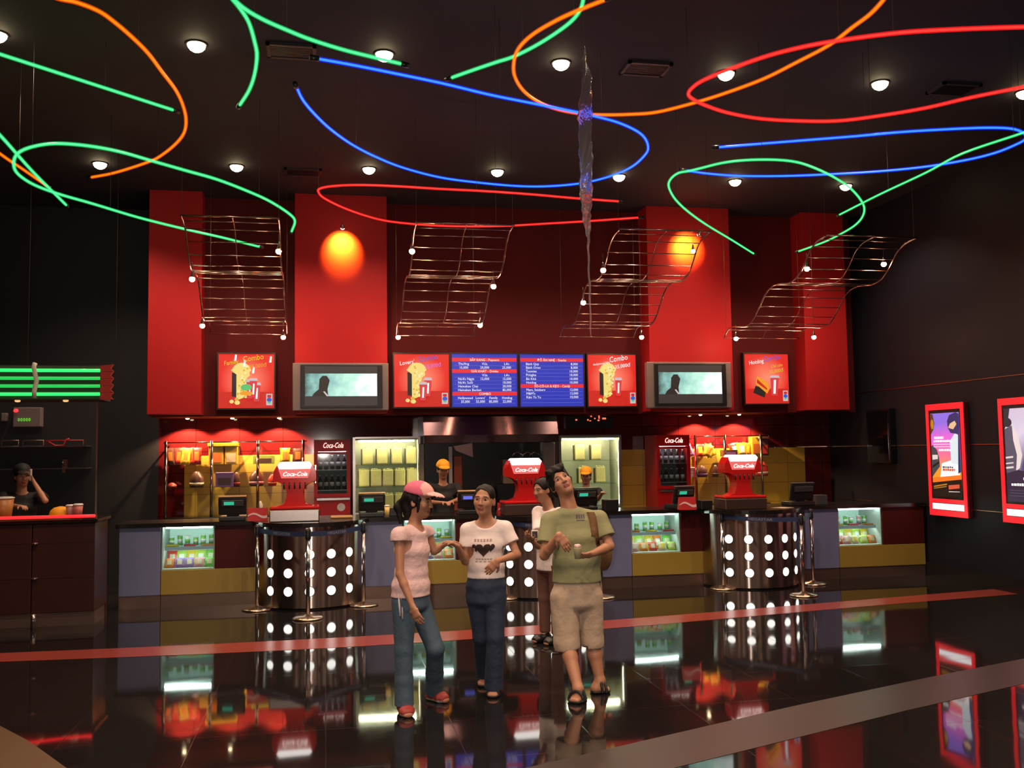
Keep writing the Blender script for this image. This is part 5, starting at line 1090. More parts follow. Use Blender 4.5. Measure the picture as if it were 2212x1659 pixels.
def skin_mesh(name, fld, mats, parent, pick=None, label=None, sm=2):
    P, Q = fld.mesh()
    for _ in range(sm):                                    # light smoothing of the surface
        acc = np.zeros_like(P); cnt = np.zeros(len(P))
        for a, b in ((0, 1), (1, 2), (2, 3), (3, 0)):
            np.add.at(acc, Q[:, a], P[Q[:, b]]); np.add.at(acc, Q[:, b], P[Q[:, a]]); np.add.at(cnt, Q[:, a], 1); np.add.at(cnt, Q[:, b], 1)
        P = .5 * P + .5 * acc / np.maximum(cnt, 1)[:, None]
    me = bpy.data.meshes.new(name); w = np.array(wloc(parent)); N = len(P); K = len(Q)
    me.vertices.add(N); me.vertices.foreach_set('co', (P - w).astype(np.float32).ravel()); me.loops.add(K * 4); me.polygons.add(K)
    me.loops.foreach_set('vertex_index', Q.astype(np.int32).ravel()); me.polygons.foreach_set('loop_start', np.arange(K, dtype=np.int32) * 4); me.polygons.foreach_set('loop_total', np.full(K, 4, np.int32))
    for m in mats: me.materials.append(m)
    if pick is not None: me.polygons.foreach_set('material_index', pick(P[Q].mean(1)).astype(np.int32))
    me.polygons.foreach_set('use_smooth', np.ones(K, bool)); me.update(calc_edges=True); me.validate()
    o = bpy.data.objects.new(name, me); COL.objects.link(o); o.parent = parent
    if label: o['label'] = label
    return o
def nrm(v): v = np.array(v, float); return v / np.linalg.norm(v)
A3 = lambda v: np.array((v[0], v[1], v[2]), float)
SKIN = mat('skin', (.40, .185, .105), .5, vary=.06, vscale=20); LIP = mat('lips', (.27, .075, .06), .45); BROW = mat('brow_hair', (.012, .008, .007), .6)
HAIR = mat('black_hair', (.007, .005, .005), .55, spec=.25, bump=.5, bscale=180, bdist=.004); EYEW = mat('eye_white', (.26, .20, .17), .4); IRIS = mat('eye_dark', (.01, .006, .005), .2)
def head_axes(fwd, up):
    up = nrm(up); f = nrm(np.array(fwd, float) - up * (np.array(fwd, float) @ up)); return np.cross(f, up), f, up      # right hand side of the person, forward, up
def add_head(F, c, fwd, up, s=1., ears=True):
    r, f, u = head_axes(fwd, up); ax = (r, f, u); L = lambda x, y, z: c + (r * x + f * y + u * z) * s
    F.ell(L(0, -.012, .028), ax, (.074 * s, .092 * s, .086 * s), .0); F.ell(L(0, .022, -.035), ax, (.060 * s, .068 * s, .082 * s), .03 * s)
    F.ell(L(0, .060, -.092), ax, (.026 * s, .024 * s, .022 * s), .025 * s)
    for q in (-1, 1):
        F.ell(L(.036 * q, .062, -.025), ax, (.024 * s, .022 * s, .024 * s), .02 * s); F.cone(L(.012 * q, .083, .022), L(.045 * q, .07, .02), .009 * s, .008 * s, .012 * s)
        F.ell(L(.031 * q, .092, .004), ax, (.019 * s, .014 * s, .010 * s), .008 * s, 'd')
        if ears: F.ell(L(.074 * q, -.008, -.012), ax, (.011 * s, .020 * s, .031 * s), .006 * s); F.ell(L(.082 * q, -.003, -.010), ax, (.006 * s, .011 * s, .019 * s), .004 * s, 'd')
        F.ell(L(.011 * q, .097, -.033), ax, (.010 * s, .010 * s, .008 * s), .008 * s)
    F.cone(L(0, .086, .015), L(0, .104, -.030), .008 * s, .011 * s, .010 * s)
    F.ell(L(0, .089, -.058), ax, (.022 * s, .011 * s, .007 * s), .006 * s); F.ell(L(0, .086, -.068), ax, (.019 * s, .011 * s, .007 * s), .005 * s); F.cone(L(-.02, .095, -.063), L(.02, .095, -.063), .0025 * s, .0025 * s, .003 * s, 'd')
def head_pick(c, fwd, up, s=1.):
    r, f, u = head_axes(fwd, up)
    def pick(P):
        q = (P - c) / s; x, y, z = q @ r, q @ f, q @ u; m = np.zeros(len(P), int)
        m[(np.abs(x) < .024 - .4 * np.abs(z + .063)) & (np.abs(z + .063) < .013) & (y > .075)] = 1
        m[(np.abs(np.abs(x) - .032) < .016) & (np.abs(z - .024 + .12 * (np.abs(x) - .03)) < .0038) & (y > .055)] = 2
        return m
    return pick
def eyes(parent, c, fwd, up, s=1.):
    r, f, u = head_axes(fwd, up)
    for q in (-1, 1):
        p = c + (r * .031 * q + f * .0795 + u * .004) * s; R = Matrix([list(a) for a in (r, f, u)]).transposed()
        b = MB(); b.ell(p, .0135 * s, .008 * s, .0050 * s, EYEW, 12, 8, R); b.ell(p + f * .0045 * s, .0065 * s, .0045 * s, .0060 * s, IRIS, 10, 8, R); b.build('eye', parent)
def add_hand(F, w, d, n, s=1., curl=.5, side=1, spread=.0):
    d = nrm(d); n = np.array(n, float); n = nrm(n - d * (n @ d)); r = np.cross(d, n)          # n: towards the palm
    F.loft([(w - d * .01 * s, .024 * s, .018 * s), (w + d * .03 * s, .034 * s, .016 * s), (w + d * .078 * s, .039 * s, .0135 * s)], r, .012 * s)
    for i, (o, L) in enumerate(((-.029, .062), (-.0098, .074), (.0098, .070), (.029, .054))):
        p = w + d * (.080 - .006 * abs(i - 1.3)) * s + r * o * s * side; dd = nrm(d + r * side * (o * spread * 8)); a = 0.
        for seg, (fr, rad) in enumerate(((.45, .0088), (.32, .0080), (.25, .0072))):
            a += curl * (.6, .9, .7)[seg]; v = dd * math.cos(a) + n * math.sin(a); q = p + v * L * fr * s; F.cone(p, q, rad * s, rad * .93 * s, .004 * s); p = q
    p = w + d * .022 * s - r * side * .030 * s; v = nrm(d * .62 - r * side * .62 + n * .35); q = p + v * .035 * s; F.cone(w + d * .012 * s - r * side * .012 * s, p, .014 * s, .0135 * s, .012 * s); F.cone(p, q, .0125 * s, .010 * s, .006 * s)
    v2 = nrm(d * .8 - r * side * .25 + n * (.3 + .4 * curl)); F.cone(q, q + v2 * .030 * s, .0098 * s, .008 * s, .004 * s)
def add_arm(F, sh, el, wr, s, girl=True):
    g = .88 if girl else 1.
    F.cone(sh, el, .044 * s * g, .034 * s * g, .02); m = el + (wr - el) * .3; F.cone(el, m, .034 * s * g, .035 * s * g, .012); F.cone(m, wr, .035 * s * g, .023 * s * g, .01)
def add_leg(F, hp, kn, an, s):
    F.cone(hp, kn, .078 * s, .050 * s, .03); m = kn + (an - kn) * .32; F.cone(kn, m, .048 * s, .052 * s, .02); F.cone(m, an, .052 * s, .034 * s, .02)
def add_foot(F, an, toe, s, zf=0., hfac=1.):
    d = np.array([toe[0] - an[0], toe[1] - an[1], 0]); d = nrm(d); r = np.array([-d[1], d[0], 0]); z0 = toe[2]
    heel = np.array([an[0], an[1], z0 + .035 * s]) - d * .04 * s; ball = np.array([toe[0], toe[1], z0 + .026 * s]) - d * .07 * s; tip = np.array([toe[0], toe[1], z0 + .020 * s]) - d * .02 * s
    F.cone(an, heel, .034 * s, .033 * s, .02); F.loft([(heel, .033 * s, .033 * s), (ball, .044 * s, .026 * s), (tip, .036 * s, .019 * s)], r, .02); F.cone(an, (heel + ball) / 2 + np.array([0, 0, .02 * s]), .034 * s, .03 * s, .02)
def bounds(pts, pad):
    a = np.array([A3(p) for p in pts]); return a.min(0) - pad, a.max(0) + pad
def person(label, root, J, s, fwd, head, hfwd, hup, tors, hands=(), vox=.0062, shirt=None, trousers=None, hs=1., neck=None, feet=True, nr=.048):
    """J: joints sa/ea/wa (viewer-left arm), sb/eb/wb, ha/ka/na/ta (viewer-left leg), hb/kb/nb/tb.  tors: body sections (centre, half width, half depth) from hip to shoulder."""
    J = {k: A3(v) for k, v in J.items()}; head = A3(head); fwd = nrm(fwd); lat = nrm(np.cross(fwd, (0, 0, 1)))
    t = thing('person', label, 'person', root); r_, f_, u_ = head_axes(hfwd, hup)
    lo, hi = bounds(list(J.values()) + [head], .19); F = Field(lo, hi, vox)
    F.loft([(A3(c), a, b) for c, a, b in tors], lat, .03)
    nb = A3(neck); nt = head - u_ * .06 * hs - f_ * .015 * hs; F.cone(nb, nt, nr * s * 1.08, nr * s, .03)
    for q in 'ab':
        F.cone(A3(tors[-1][0]), J['s' + q], .042 * s, .042 * s, .04); F.cone(nb - np.array((0, 0, .02)), J['s' + q], .038 * s, .038 * s, .03); add_arm(F, J['s' + q], J['e' + q], J['w' + q], s, nr < .052)
        if feet or True: add_leg(F, J['h' + q], J['k' + q], J['n' + q], s); add_foot(F, J['n' + q], J['t' + q], s)
    for (q, d, n, curl, side, spr) in hands: add_hand(F, J['w' + q], d, n, s * .94, curl, side, spr)
    add_head(F, head, hfwd, hup, hs)
    skin_mesh('body', F, [SKIN, LIP, BROW], t, head_pick(head, hfwd, hup, hs)); eyes(t, head, hfwd, hup, hs)
    if shirt:
        secs, sl, rad, hemz, m, nc = shirt; lo2, hi2 = bounds([c for c, _, _ in secs] + [p for q in sl for p in q], .26); G = Field(lo2, hi2, vox); G.loft([(A3(c), a, b) for c, a, b in secs], lat, .035); G.ell(nb - np.array((0, 0, .045)), (lat, fwd, np.array((0, 0, 1.))), (.090 * s, .078 * s, .055 * s), .04)
        for (a, b), (r1, r2) in zip(sl, rad):
            a, b = A3(a), A3(b); G.cone(a, b, r1, r2, .03); G.cone(nb - np.array((0, 0, .03)), a, .052 * s, .050 * s, .03)
        for (a, b), (r1, r2) in zip(sl, rad):
            a, b = A3(a), A3(b); d = nrm(b - a); rr = r2 * 1.5; rg = G.sl(b + d * r2 - rr, b + d * r2 + rr, 0); x, y, z = G.grid(rg); cut = -(((x - b[0]) * d[0] + (y - b[1]) * d[1] + (z - b[2]) * d[2])); near = np.sqrt((x - b[0]) ** 2 + (y - b[1]) ** 2 + (z - b[2]) ** 2) - rr
            G.f[rg] = np.maximum(G.f[rg], np.minimum(-cut, -near))
        G.plane((0, 0, hemz), (0, 0, -1))
        for c, ax, rad_ in nc: G.ell(A3(c), ax, rad_, .006, 'd')
        skin_mesh('shirt', G, m if isinstance(m, list) else [m], t)
    if trousers:
        pel, legs, m, wz = trousers; pts = [c for c, _, _ in pel] + [A3(p) for L in legs for p, _ in L]; lo2, hi2 = bounds(pts, .2); G = Field(lo2, hi2, vox); G.loft([(A3(c), a, b) for c, a, b in pel], lat, .03)
        for L in legs:
            for (p0, r0), (p1, r1) in zip(L, L[1:]): G.cone(A3(p0), A3(p1), r0, r1, .02)
        for L in legs:
            (p0, r0), (p1, r1) = L[-2], L[-1]; p0, p1 = A3(p0), A3(p1); d = nrm(p1 - p0); rr = r1 * 1.6; rg = G.sl(p1 + d * r1 - rr, p1 + d * r1 + rr, 0); x, y, z = G.grid(rg); v = (x - p1[0]) * d[0] + (y - p1[1]) * d[1] + (z - p1[2]) * d[2]; near = np.sqrt((x - p1[0]) ** 2 + (y - p1[1]) ** 2 + (z - p1[2]) ** 2) - rr
            G.f[rg] = np.maximum(G.f[rg], np.minimum(v, -near))
        G.plane((0, 0, wz), (0, 0, 1)); skin_mesh('trousers', G, [m], t)
    return t, (r_, f_, u_)
def hair_mesh(t, head, ax, hs, cover, extra=(), vox=.006, name='hair', m=None):
    r, f, u = ax; F = Field(head - .3, head + .22, vox)
    for (x, y, z), rad in cover: F.ell(head + (r * x + f * y + u * z) * hs, ax, tuple(q * hs for q in rad), .012)
    for a, b, r1, r2 in extra: F.cone(head + (r * a[0] + f * a[1] + u * a[2]) * hs, head + (r * b[0] + f * b[1] + u * b[2]) * hs, r1 * hs, r2 * hs, .02)
    return F
def tousle(F, amp, fr):                      # locks of hair: a ripple on the surface
    x, y, z = F.ax[0][:, None, None], F.ax[1][None, :, None], F.ax[2][None, None, :]
    F.f = F.f + (amp * np.sin(fr * x + 1.7 * np.sin(fr * .33 * z)) * np.sin(fr * .8 * y + fr * .35 * z)).astype(np.float32)
def cap_on(t, head, ax, hs, m_crown, m_front=None, m_brim=None, tilt=.0, bl=.088, name='cap'):
    r, f, u = ax; u2 = nrm(u - f * tilt); f2 = nrm(f + u * tilt); axs = (r, f2, u2); F = Field(head - .24, head + .24, .0062); c = head + (u2 * .052 - f2 * .008) * hs
    F.ell(c, axs, (.089 * hs, .108 * hs, .086 * hs), .0); F.plane(c - u2 * .005, -u2)
    mats = [m_crown] + ([m_front] if m_front else [])
    def pk(P):
        y = (P - c) @ f2; x = np.abs((P - c) @ r); return ((y > .030) & (x < .075)).astype(int) if m_front else np.zeros(len(P), int)
    o = skin_mesh(name, F, mats, t, pk)
    F = Field(head - .26, head + .26, .0062); b = c + f2 * .105 * hs; F.ell(b, axs, (.078 * hs, bl * hs, .030 * hs), .0); F.ell(b - u2 * .010 * hs, axs, (.085 * hs, (bl + .01) * hs, .030 * hs), .0, 'd'); F.plane(c + f2 * .07 * hs, -f2)
    skin_mesh('brim', F, [m_brim or m_crown], o); return o
def shoe(t, an, toe, s, m_up, m_sole):
    an, toe = A3(an), A3(toe); lo, hi = bounds([an, toe], .12); F = Field(lo, hi, .005); d = nrm([toe[0] - an[0], toe[1] - an[1], 0]); r = np.array([-d[1], d[0], 0]); z = toe[2]
    heel = np.array([an[0], an[1], z + .034]) - d * .045 * s; ball = np.array([toe[0], toe[1], z + .034]) - d * .065 * s; tip = np.array([toe[0], toe[1], z + .028]) - d * .03 * s
    F.loft([(heel, .042 * s, .036), (ball, .05 * s, .036), (tip, .042 * s, .028)], r, .02); F.cone(np.array([an[0], an[1], z + .06]), np.array([an[0], an[1], z + .085]), .042 * s, .042 * s, .02); F.plane((0, 0, z), (0, 0, -1))
    return skin_mesh('shoe', F, [m_up, m_sole], t, lambda P: (P[:, 2] < z + .022).astype(int))
def jeans(name, col, fade):
    m = mat(name, col, .8, vary=.25, vscale=5, bump=.5, bscale=14, bdist=.02); return m
PINKSH = mat('pale_pink_cotton', (.68, .47, .47), .85, vary=.12, vscale=45, bump=.6, bscale=16, bdist=.02); WHITESH = mat('white_cotton', (.74, .64, .62), .85, vary=.04, bump=.5, bscale=11, bdist=.02)
OLIVE = mat('olive_cotton', (.25, .25, .125), .85, vary=.06, bump=.5, bscale=10, bdist=.02); KHAKI = mat('khaki_cotton', (.44, .33, .24), .85, vary=.08, vscale=25, bump=.6, bscale=12, bdist=.02)
JEAN1 = jeans('mid_blue_denim', (.050, .085, .125), 0); JEAN2 = jeans('dark_blue_denim', (.018, .030, .062), 0); BLACKSH = mat('black_polo', (.010, .009, .010), .8, bump=.4, bscale=12, bdist=.02); BROWNT = mat('brown_trousers', (.12, .05, .035), .8)
CAPP = mat('cap_pink', (.62, .12, .20), .75, vary=.1, vscale=60); CAPF = mat('cap_pale_pink', (.72, .36, .33), .75, vary=.06, vscale=40); SHOER = mat('shoe_red', (.30, .035, .03), .6); SOLEW = mat('sole_white', (.6, .52, .5), .6); SANDAL = mat('sandal_black', (.008, .007, .007), .6)
zz = np.array((0, 0, 1.))

# --- girl in the pink cap
Y = 6.72; f = (.78, -.62, 0)
na, nb_ = atz(873, 1514, .085), atz(938, 1487, .085); ta, tb = atz(884, 1553, 0), atz(968, 1520, 0)
J = dict(sa=at(862, 1156, Y - .12), ea=at(864, 1240, Y - .16), wa=at(892, 1312, Y - .22), sb=at(922, 1152, Y + .11), eb=at(938, 1190, Y + .10), wb=at(962, 1174, Y + .14),
         ha=at(874, 1300, Y - .05), hb=at(903, 1300, Y + .06), ka=at(872, 1402, Y - .06), kb=at(940, 1400, Y - .02), na=na, nb=nb_, ta=ta, tb=tb)
hd = at(904, 1082, Y - .02); hf = (.88, -.46, -.10); hu = (.10, -.04, 1)
tors = [(at(888, 1300, Y), .13, .10), (at(888, 1280, Y), .135, .10), (at(889, 1238, Y), .108, .082), (at(891, 1190, Y), .118, .092), (at(893, 1152, Y), .125, .06)]
p1, ax1 = person('girl in pink cap, pale pink top and blue jeans, left of the standing group', (na.x, Y, 0), J, .93, f, hd, hf, hu, tors,
    hands=(('a', at(912, 1356, Y - .26) - J['wa'], (.5, .6, .1), .35, 1, .05), ('b', at(988, 1171, Y + .15) - J['wb'], (0, -.3, -1), .5, -1, .03)), hs=.97, neck=at(896, 1135, Y), vox=.0058,
    shirt=([(at(887, 1295, Y), .165, .125), (at(888, 1262, Y), .148, .112), (at(889, 1236, Y), .128, .098), (at(890, 1188, Y), .132, .108), (at(893, 1156, Y), .138, .078)],
           [(J['sa'], J['sa'] + (J['ea'] - J['sa']) * .16), (J['sb'], J['sb'] + (J['eb'] - J['sb']) * .2)], [(.054, .060), (.050, .056)], at(888, 1286, Y).z, PINKSH,
           [(A3(at(897, 1126, Y)) + nrm(f) * .05, (nrm(np.cross(f, zz)), nrm(f), zz), (.062, .10, .075))]),
    trousers=([(at(888, 1306, Y), .142, .112), (at(888, 1240, Y), .134, .102)], [[(J['ha'], .088), (J['ka'], .062), (A3(J['ka']) * .4 + A3(na) * .6, .060), (A3(na) - zz * .03, .066)], [(J['hb'], .085), (J['kb'], .061), (A3(J['kb']) * .4 + A3(nb_) * .6, .060), (A3(nb_) - zz * .02, .066)]], JEAN1, at(888, 1275, Y).z))
shoe(p1, na, ta, 1., SHOER, SOLEW); shoe(p1, nb_, tb, 1., SHOER, SOLEW)
F_ = hair_mesh(p1, A3(hd), ax1, .97, [((0, -.03, .02), (.084, .088, .10)), ((0, -.06, -.05), (.072, .05, .09))], [((0, -.10, 0), (0, -.15, -.06), .035, .032), ((0, -.15, -.06), (.0, -.12, -.17), .032, .012), ((-.075, .03, .02), (-.07, .03, -.07), .016, .008), ((.075, .03, .02), (.07, .03, -.07), .016, .008)])
tousle(F_, .003, 120); skin_mesh('hair', F_, [HAIR], p1)
cap_on(p1, A3(hd), ax1, 1.02, CAPP, CAPF, CAPF, tilt=-.10)
o = A3(at(861, 1283, Y - .12))
for k in range(2): MB().tube([o + np.array((.012 * k, 0, 0)), o + np.array((.004 + .02 * k, -.01, -.07)), o + np.array((.008 + .016 * k, -.012, -.145 - .02 * k))], .006, WHITESH, 6).build('waist_ribbon', p1)

# --- girl in the white T-shirt
Y = 6.98; f = (-.22, -.975, 0)
na, nb_ = atz(1047, 1452, .085), atz(1066, 1476, .085); ta, tb = atz(1041, 1486, 0), atz(1063, 1510, 0)
J = dict(sa=at(1010, 1145, Y + .03), ea=at(1005, 1212, Y), wa=at(988, 1180, Y - .16), sb=at(1092, 1141, Y - .04), eb=at(1117, 1198, Y - .10), wb=at(1074, 1212, Y - .26),
         ha=at(1033, 1285, Y + .02), hb=at(1068, 1285, Y - .02), ka=at(1040, 1375, Y + .06), kb=at(1070, 1375, Y - .06), na=na, nb=nb_, ta=ta, tb=tb)
hd = at(1046, 1080, Y - .03); hf = (-.42, -.90, -.04); hu = (.08, .02, 1)
tors = [(at(1050, 1290, Y), .13, .10), (at(1050, 1265, Y), .135, .10), (at(1050, 1220, Y), .108, .08), (at(1050, 1172, Y), .118, .09), (at(1051, 1142, Y), .13, .058)]
nk = at(1050, 1122, Y)
p2, ax2 = person('girl in white T-shirt with dark hearts and dark jeans, middle of the group', (1.15, Y, 0), J, .93, f, hd, hf, hu, tors,
    hands=(('a', at(968, 1168, Y - .20) - J['wa'], (0, .2, -1), .55, 1, .03), ('b', at(1050, 1238, Y - .25) - J['wb'], (.1, 1, -.1), .45, -1, .03)), hs=.98, neck=nk, vox=.0058,
    shirt=([(at(1050, 1256, Y), .142, .112), (at(1050, 1222, Y), .126, .098), (at(1050, 1175, Y), .130, .108), (at(1051, 1147, Y), .142, .076)],
           [(J['sa'], J['sa'] + (J['ea'] - J['sa']) * .56), (J['sb'], J['sb'] + (J['eb'] - J['sb']) * .56)], [(.050, .057), (.050, .057)], at(1050, 1247, Y).z, WHITESH,
           [(A3(at(1049, 1116, Y)) + nrm(f) * .05, (nrm(np.cross(f, zz)), nrm(f), zz), (.088, .12, .082))]),
    trousers=([(at(1050, 1295, Y), .140, .108), (at(1050, 1265, Y), .139, .111), (at(1050, 1215, Y), .124, .098)], [[(J['ha'], .088), (J['ka'], .062), (A3(na) - zz * .03, .064)], [(J['hb'], .088), (J['kb'], .062), (A3(nb_) - zz * .035, .068)]], JEAN2, at(1050, 1240, Y).z))
def sandal(t, an, toe, s=1.):
    an, toe = A3(an), A3(toe); d = nrm([toe[0] - an[0], toe[1] - an[1], 0]); r = np.array([-d[1], d[0], 0]); lo, hi = bounds([an, toe], .14); F = Field(lo, hi, .0048)
    hl = np.array([an[0], an[1], .012]) - d * .055 * s; tp = np.array([toe[0], toe[1], .012]) + d * .005; F.loft([(hl, .040 * s, .016), ((hl * .35 + tp * .65), .052 * s, .016), (tp - d * .02, .040 * s, .014)], r, .01); F.plane((0, 0, 0), (0, 0, -1)); F.plane((0, 0, .02), (0, 0, 1))
    G = Field(lo, hi, .0048)
    for q, hgt in ((.62, .060), (.40, .078)):
        c = hl + (tp - hl) * q; pts = [c + r * .05 * s * math.cos(a) + zz * hgt * s * math.sin(a) for a in [math.pi * k / 8 for k in range(9)]]
        for a, b in zip(pts, pts[1:]): G.cone(a, b, .011, .011, .004)
    F.f = np.minimum(F.f, G.f); return skin_mesh('sandal', F, [SANDAL], t)
sandal(p2, na, ta, .85); sandal(p2, nb_, tb, .85)
F_ = hair_mesh(p2, A3(hd), ax2, .98, [((0, -.013, .031), (.0785, .0945, .0865)), ((0, -.05, -.02), (.078, .06, .08))], [((0, -.09, .0), (-.02, -.135, -.04), .03, .03), ((-.02, -.135, -.04), (-.05, -.11, -.19), .03, .012)])
for q in (1,): F_.ell(A3(hd) + (ax2[1] * .088 - ax2[2] * .030) * .98, ax2, (.070, .085, .104), .006, 'd')
tousle(F_, .003, 130); skin_mesh('hair', F_, [HAIR], p2)
# print on the T-shirt: three dark hearts and faint lines, laid on the shirt front
def decal(t, c, f, u, shapes, m, name, depth=.30, hit=None):
    f = nrm(f); u = np.array(u, float); r = nrm(np.cross(u, -f)) * 1.0; b = MB()
    dg = bpy.context.evaluated_depsgraph_get(); sh = [o for o in t.children if o.name.split('.')[0] == 'shirt'][0]; w = Vector(wloc(t))
    def drop(u_, v_):
        p = Vector(c + r * u_ + u * v_) + Vector(f) * depth - w; ok, loc, n, i = sh.ray_cast(p, Vector(-f), distance=.5); return (loc + n * .0025 + w) if ok else None
    for poly in shapes:
        cu = sum(p[0] for p in poly) / len(poly); cv = sum(p[1] for p in poly) / len(poly); P = [drop(*p) for p in poly]; C = drop(cu, cv)
        if C is None or any(p is None for p in P): continue
        M_ = [drop((p[0] + cu) / 2, (p[1] + cv) / 2) for p in poly]
        if any(p is None for p in M_): continue
        n = len(P); b.add(P + M_ + [C], [(i, (i + 1) % n, n + (i + 1) % n, n + i) for i in range(n)] + [(n + i, n + (i + 1) % n, 2 * n) for i in range(n)], m)
    if b.v: b.build(name, t)
def heart(cx, cy, s): return [(cx + s * .95 * math.sin(a) ** 3, cy + s * (.81 * math.cos(a) - .31 * math.cos(2 * a) - .13 * math.cos(3 * a) - .06 * math.cos(4 * a))) for a in [2 * math.pi * k / 22 for k in range(22)]]
bpy.context.view_layer.update()
HEARTM = mat('print_dark_brown', (.035, .014, .012), .8); FAINT = mat('print_faint', (.36, .25, .24), .8)
c = A3(at(1046, 1183, Y)); decal(p2, c, f, zz, [heart(-.052, .012, .032), heart(.052, .010, .032), heart(0, -.004, .052)], HEARTM, 'heart_print')
def bar(u0, u1, v, h): return [(u0, v), (u1, v), (u1, v + h), (u0, v + h)]
decal(p2, c, f, zz, [bar(-.06 + .022 * k, -.045 + .022 * k, .052, .018) for k in range(6)] + [bar(-.06 + .02 * k, -.046 + .02 * k, -.075, .008) for k in range(6)] + [bar(-.05 + .03 * k, -.03 + .03 * k, -.092, .007) for k in range(4)], FAINT, 'faint_lettering')

# --- man in the olive T-shirt, looking up
Y = 6.92; f = (-.06, -1, 0)
na, nb_ = atz(1249, 1488, .085), atz(1296, 1470, .085); ta, tb = atz(1238, 1522, 0), atz(1318, 1494, 0)
J = dict(sa=at(1186, 1124, Y), ea=at(1176, 1200, Y - .08), wa=at(1207, 1156, Y - .24), sb=at(1295, 1120, Y), eb=at(1317, 1180, Y - .08), wb=at(1280, 1196, Y - .26),
         ha=at(1220, 1292, Y), hb=at(1272, 1290, Y), ka=at(1224, 1388, Y - .03), kb=at(1279, 1384, Y), na=na, nb=nb_, ta=ta, tb=tb)
hd = at(1211, 1043, Y + .02); hf = (-.16, -.84, .52); hu = (-.42, .42, .80)
tors = [(at(1246, 1292, Y), .15, .11), (at(1246, 1268, Y), .155, .115), (at(1246, 1212, Y), .145, .10), (at(1243, 1158, Y), .158, .108), (at(1240, 1122, Y), .15, .07)]
p3, ax3 = person('man in an olive green T-shirt and khaki shorts looking up, holding a small cup', (1.85, Y, 0), J, 1., f, hd, hf, hu, tors,
    hands=(('a', at(1233, 1190, Y - .27) - J['wa'], (.1, .9, -.3), .35, 1, .06), ('b', at(1252, 1203, Y - .27) - J['wb'], (-.05, .55, .8), .75, -1, .02)), hs=1.03, neck=at(1230, 1098, Y), nr=.054, vox=.0058,
    shirt=([(at(1246, 1266, Y), .182, .135), (at(1246, 1212, Y), .170, .122), (at(1243, 1160, Y), .174, .128), (at(1240, 1128, Y), .168, .088)],
           [(J['sa'], J['sa'] + (J['ea'] - J['sa']) * .66), (J['sb'], J['sb'] + (J['eb'] - J['sb']) * .66)], [(.058, .070), (.058, .070)], at(1246, 1256, Y).z, OLIVE,
           [(A3(at(1230, 1085, Y)) + nrm(f) * .03, (nrm(np.cross(f, zz)), nrm(f), zz), (.060, .085, .040))]),
    trousers=([(at(1246, 1300, Y), .172, .128), (at(1246, 1222, Y), .164, .118)], [[(J['ha'], .108), (J['ka'], .092), (at(1226, 1402, Y - .03), .092)], [(J['hb'], .105), (J['kb'], .083), (at(1280, 1398, Y), .082)]], KHAKI, at(1246, 1252, Y).z))
sandal(p3, na, ta, 1.1); sandal(p3, nb_, tb, 1.1)
F_ = hair_mesh(p3, A3(hd), ax3, 1.03, [((0, -.010, .036), (.084, .100, .091)), ((0, -.05, -.015), (.080, .06, .08)), ((0, .03, .088), (.07, .05, .026))], [((.07, 0, .0), (.074, .01, -.03), .016, .010), ((-.07, 0, .0), (-.074, .01, -.03), .016, .010)] + [((-.055 + .022 * k, .070 - .16 * abs(-.055 + .022 * k), .094), (-.062 + .026 * k, .088 - .2 * abs(-.055 + .022 * k), .072 - .006 * (k % 2)), .017, .007) for k in range(6)])
F_.ell(A3(hd) + (ax3[1] * .092 - ax3[2] * .034) * 1.03, ax3, (.066, .072, .097), .006, 'd'); tousle(F_, .006, 95); skin_mesh('hair', F_, [HAIR], p3)
bpy.context.view_layer.update()
decal(p3, A3(at(1249, 1119, Y)), f, zz, [bar(-.034 + .018 * k, -.022 + .018 * k, .0, .03) for k in range(4)] + [bar(-.03, .03, -.014, .006)], mat('print_grey_violet', (.10, .075, .09), .8), 'chest_print')
c = at(1248, 1190, Y - .31); t = thing('small_cup', 'small pale cup held by the man in the olive T-shirt', 'cup', c - Vector((0, 0, .05)))
MB().lathe([(.022, -.055), (.029, .02), (.029, .022)], mat('cup_pale', (.42, .38, .22), .5), c, 18).build('cup_body', t); b = MB()
for k in range(6): b.ell(c + Vector((.012 * math.cos(k * 1.05), .012 * math.sin(k * 1.05), .03 + .004 * (k % 2))), .015, .015, .014, mat('ice_cream_pink', (.62, .42, .40), .6), 10, 6)
b.build('pale_topping', t)
# shoulder bag
BAGM_ = mat('bag_brown', (.16, .075, .025), .75, bump=.4, bscale=50)
t = thing('shoulder_bag', 'brown cloth shoulder bag hanging at the side of the man in olive', 'bag', at(1300, 1235, Y + .12))
G_ = Field(A3(at(1303, 1194, Y + .2)) - .22, A3(at(1303, 1194, Y + .2)) + .22, .007); q = A3(at(1303, 1194, Y + .20)); G_.ell(q, (np.array((1., 0, 0)), np.array((0, 1., 0)), zz), (.062, .12, .135), .0); skin_mesh('bag_body', G_, [BAGM_], t)
bpy.context.view_layer.update(); sh = [o for o in p3.children if o.name.split('.')[0] == 'shirt'][0]; w3 = wloc(p3); pts = []
for px, py in ((1270, 1099), (1275, 1106), (1279, 1116), (1281, 1128), (1283, 1142), (1285, 1158), (1287, 1174), (1289, 1188)):
    p = at(px, py, Y - .3) - w3; d = Vector(ray(px, py)).normalized(); ok, loc, n, i = sh.ray_cast(p, d, distance=.8)
    if ok: pts.append(loc + w3 + Vector((0, -.016, 0)))
b = MB(); vs = []
for p in pts: vs += [p + Vector((-.030, 0, 0)), p + Vector((.030, .012, 0)), p + Vector((.030, .018, 0)), p + Vector((-.030, .006, 0))]
fs = []
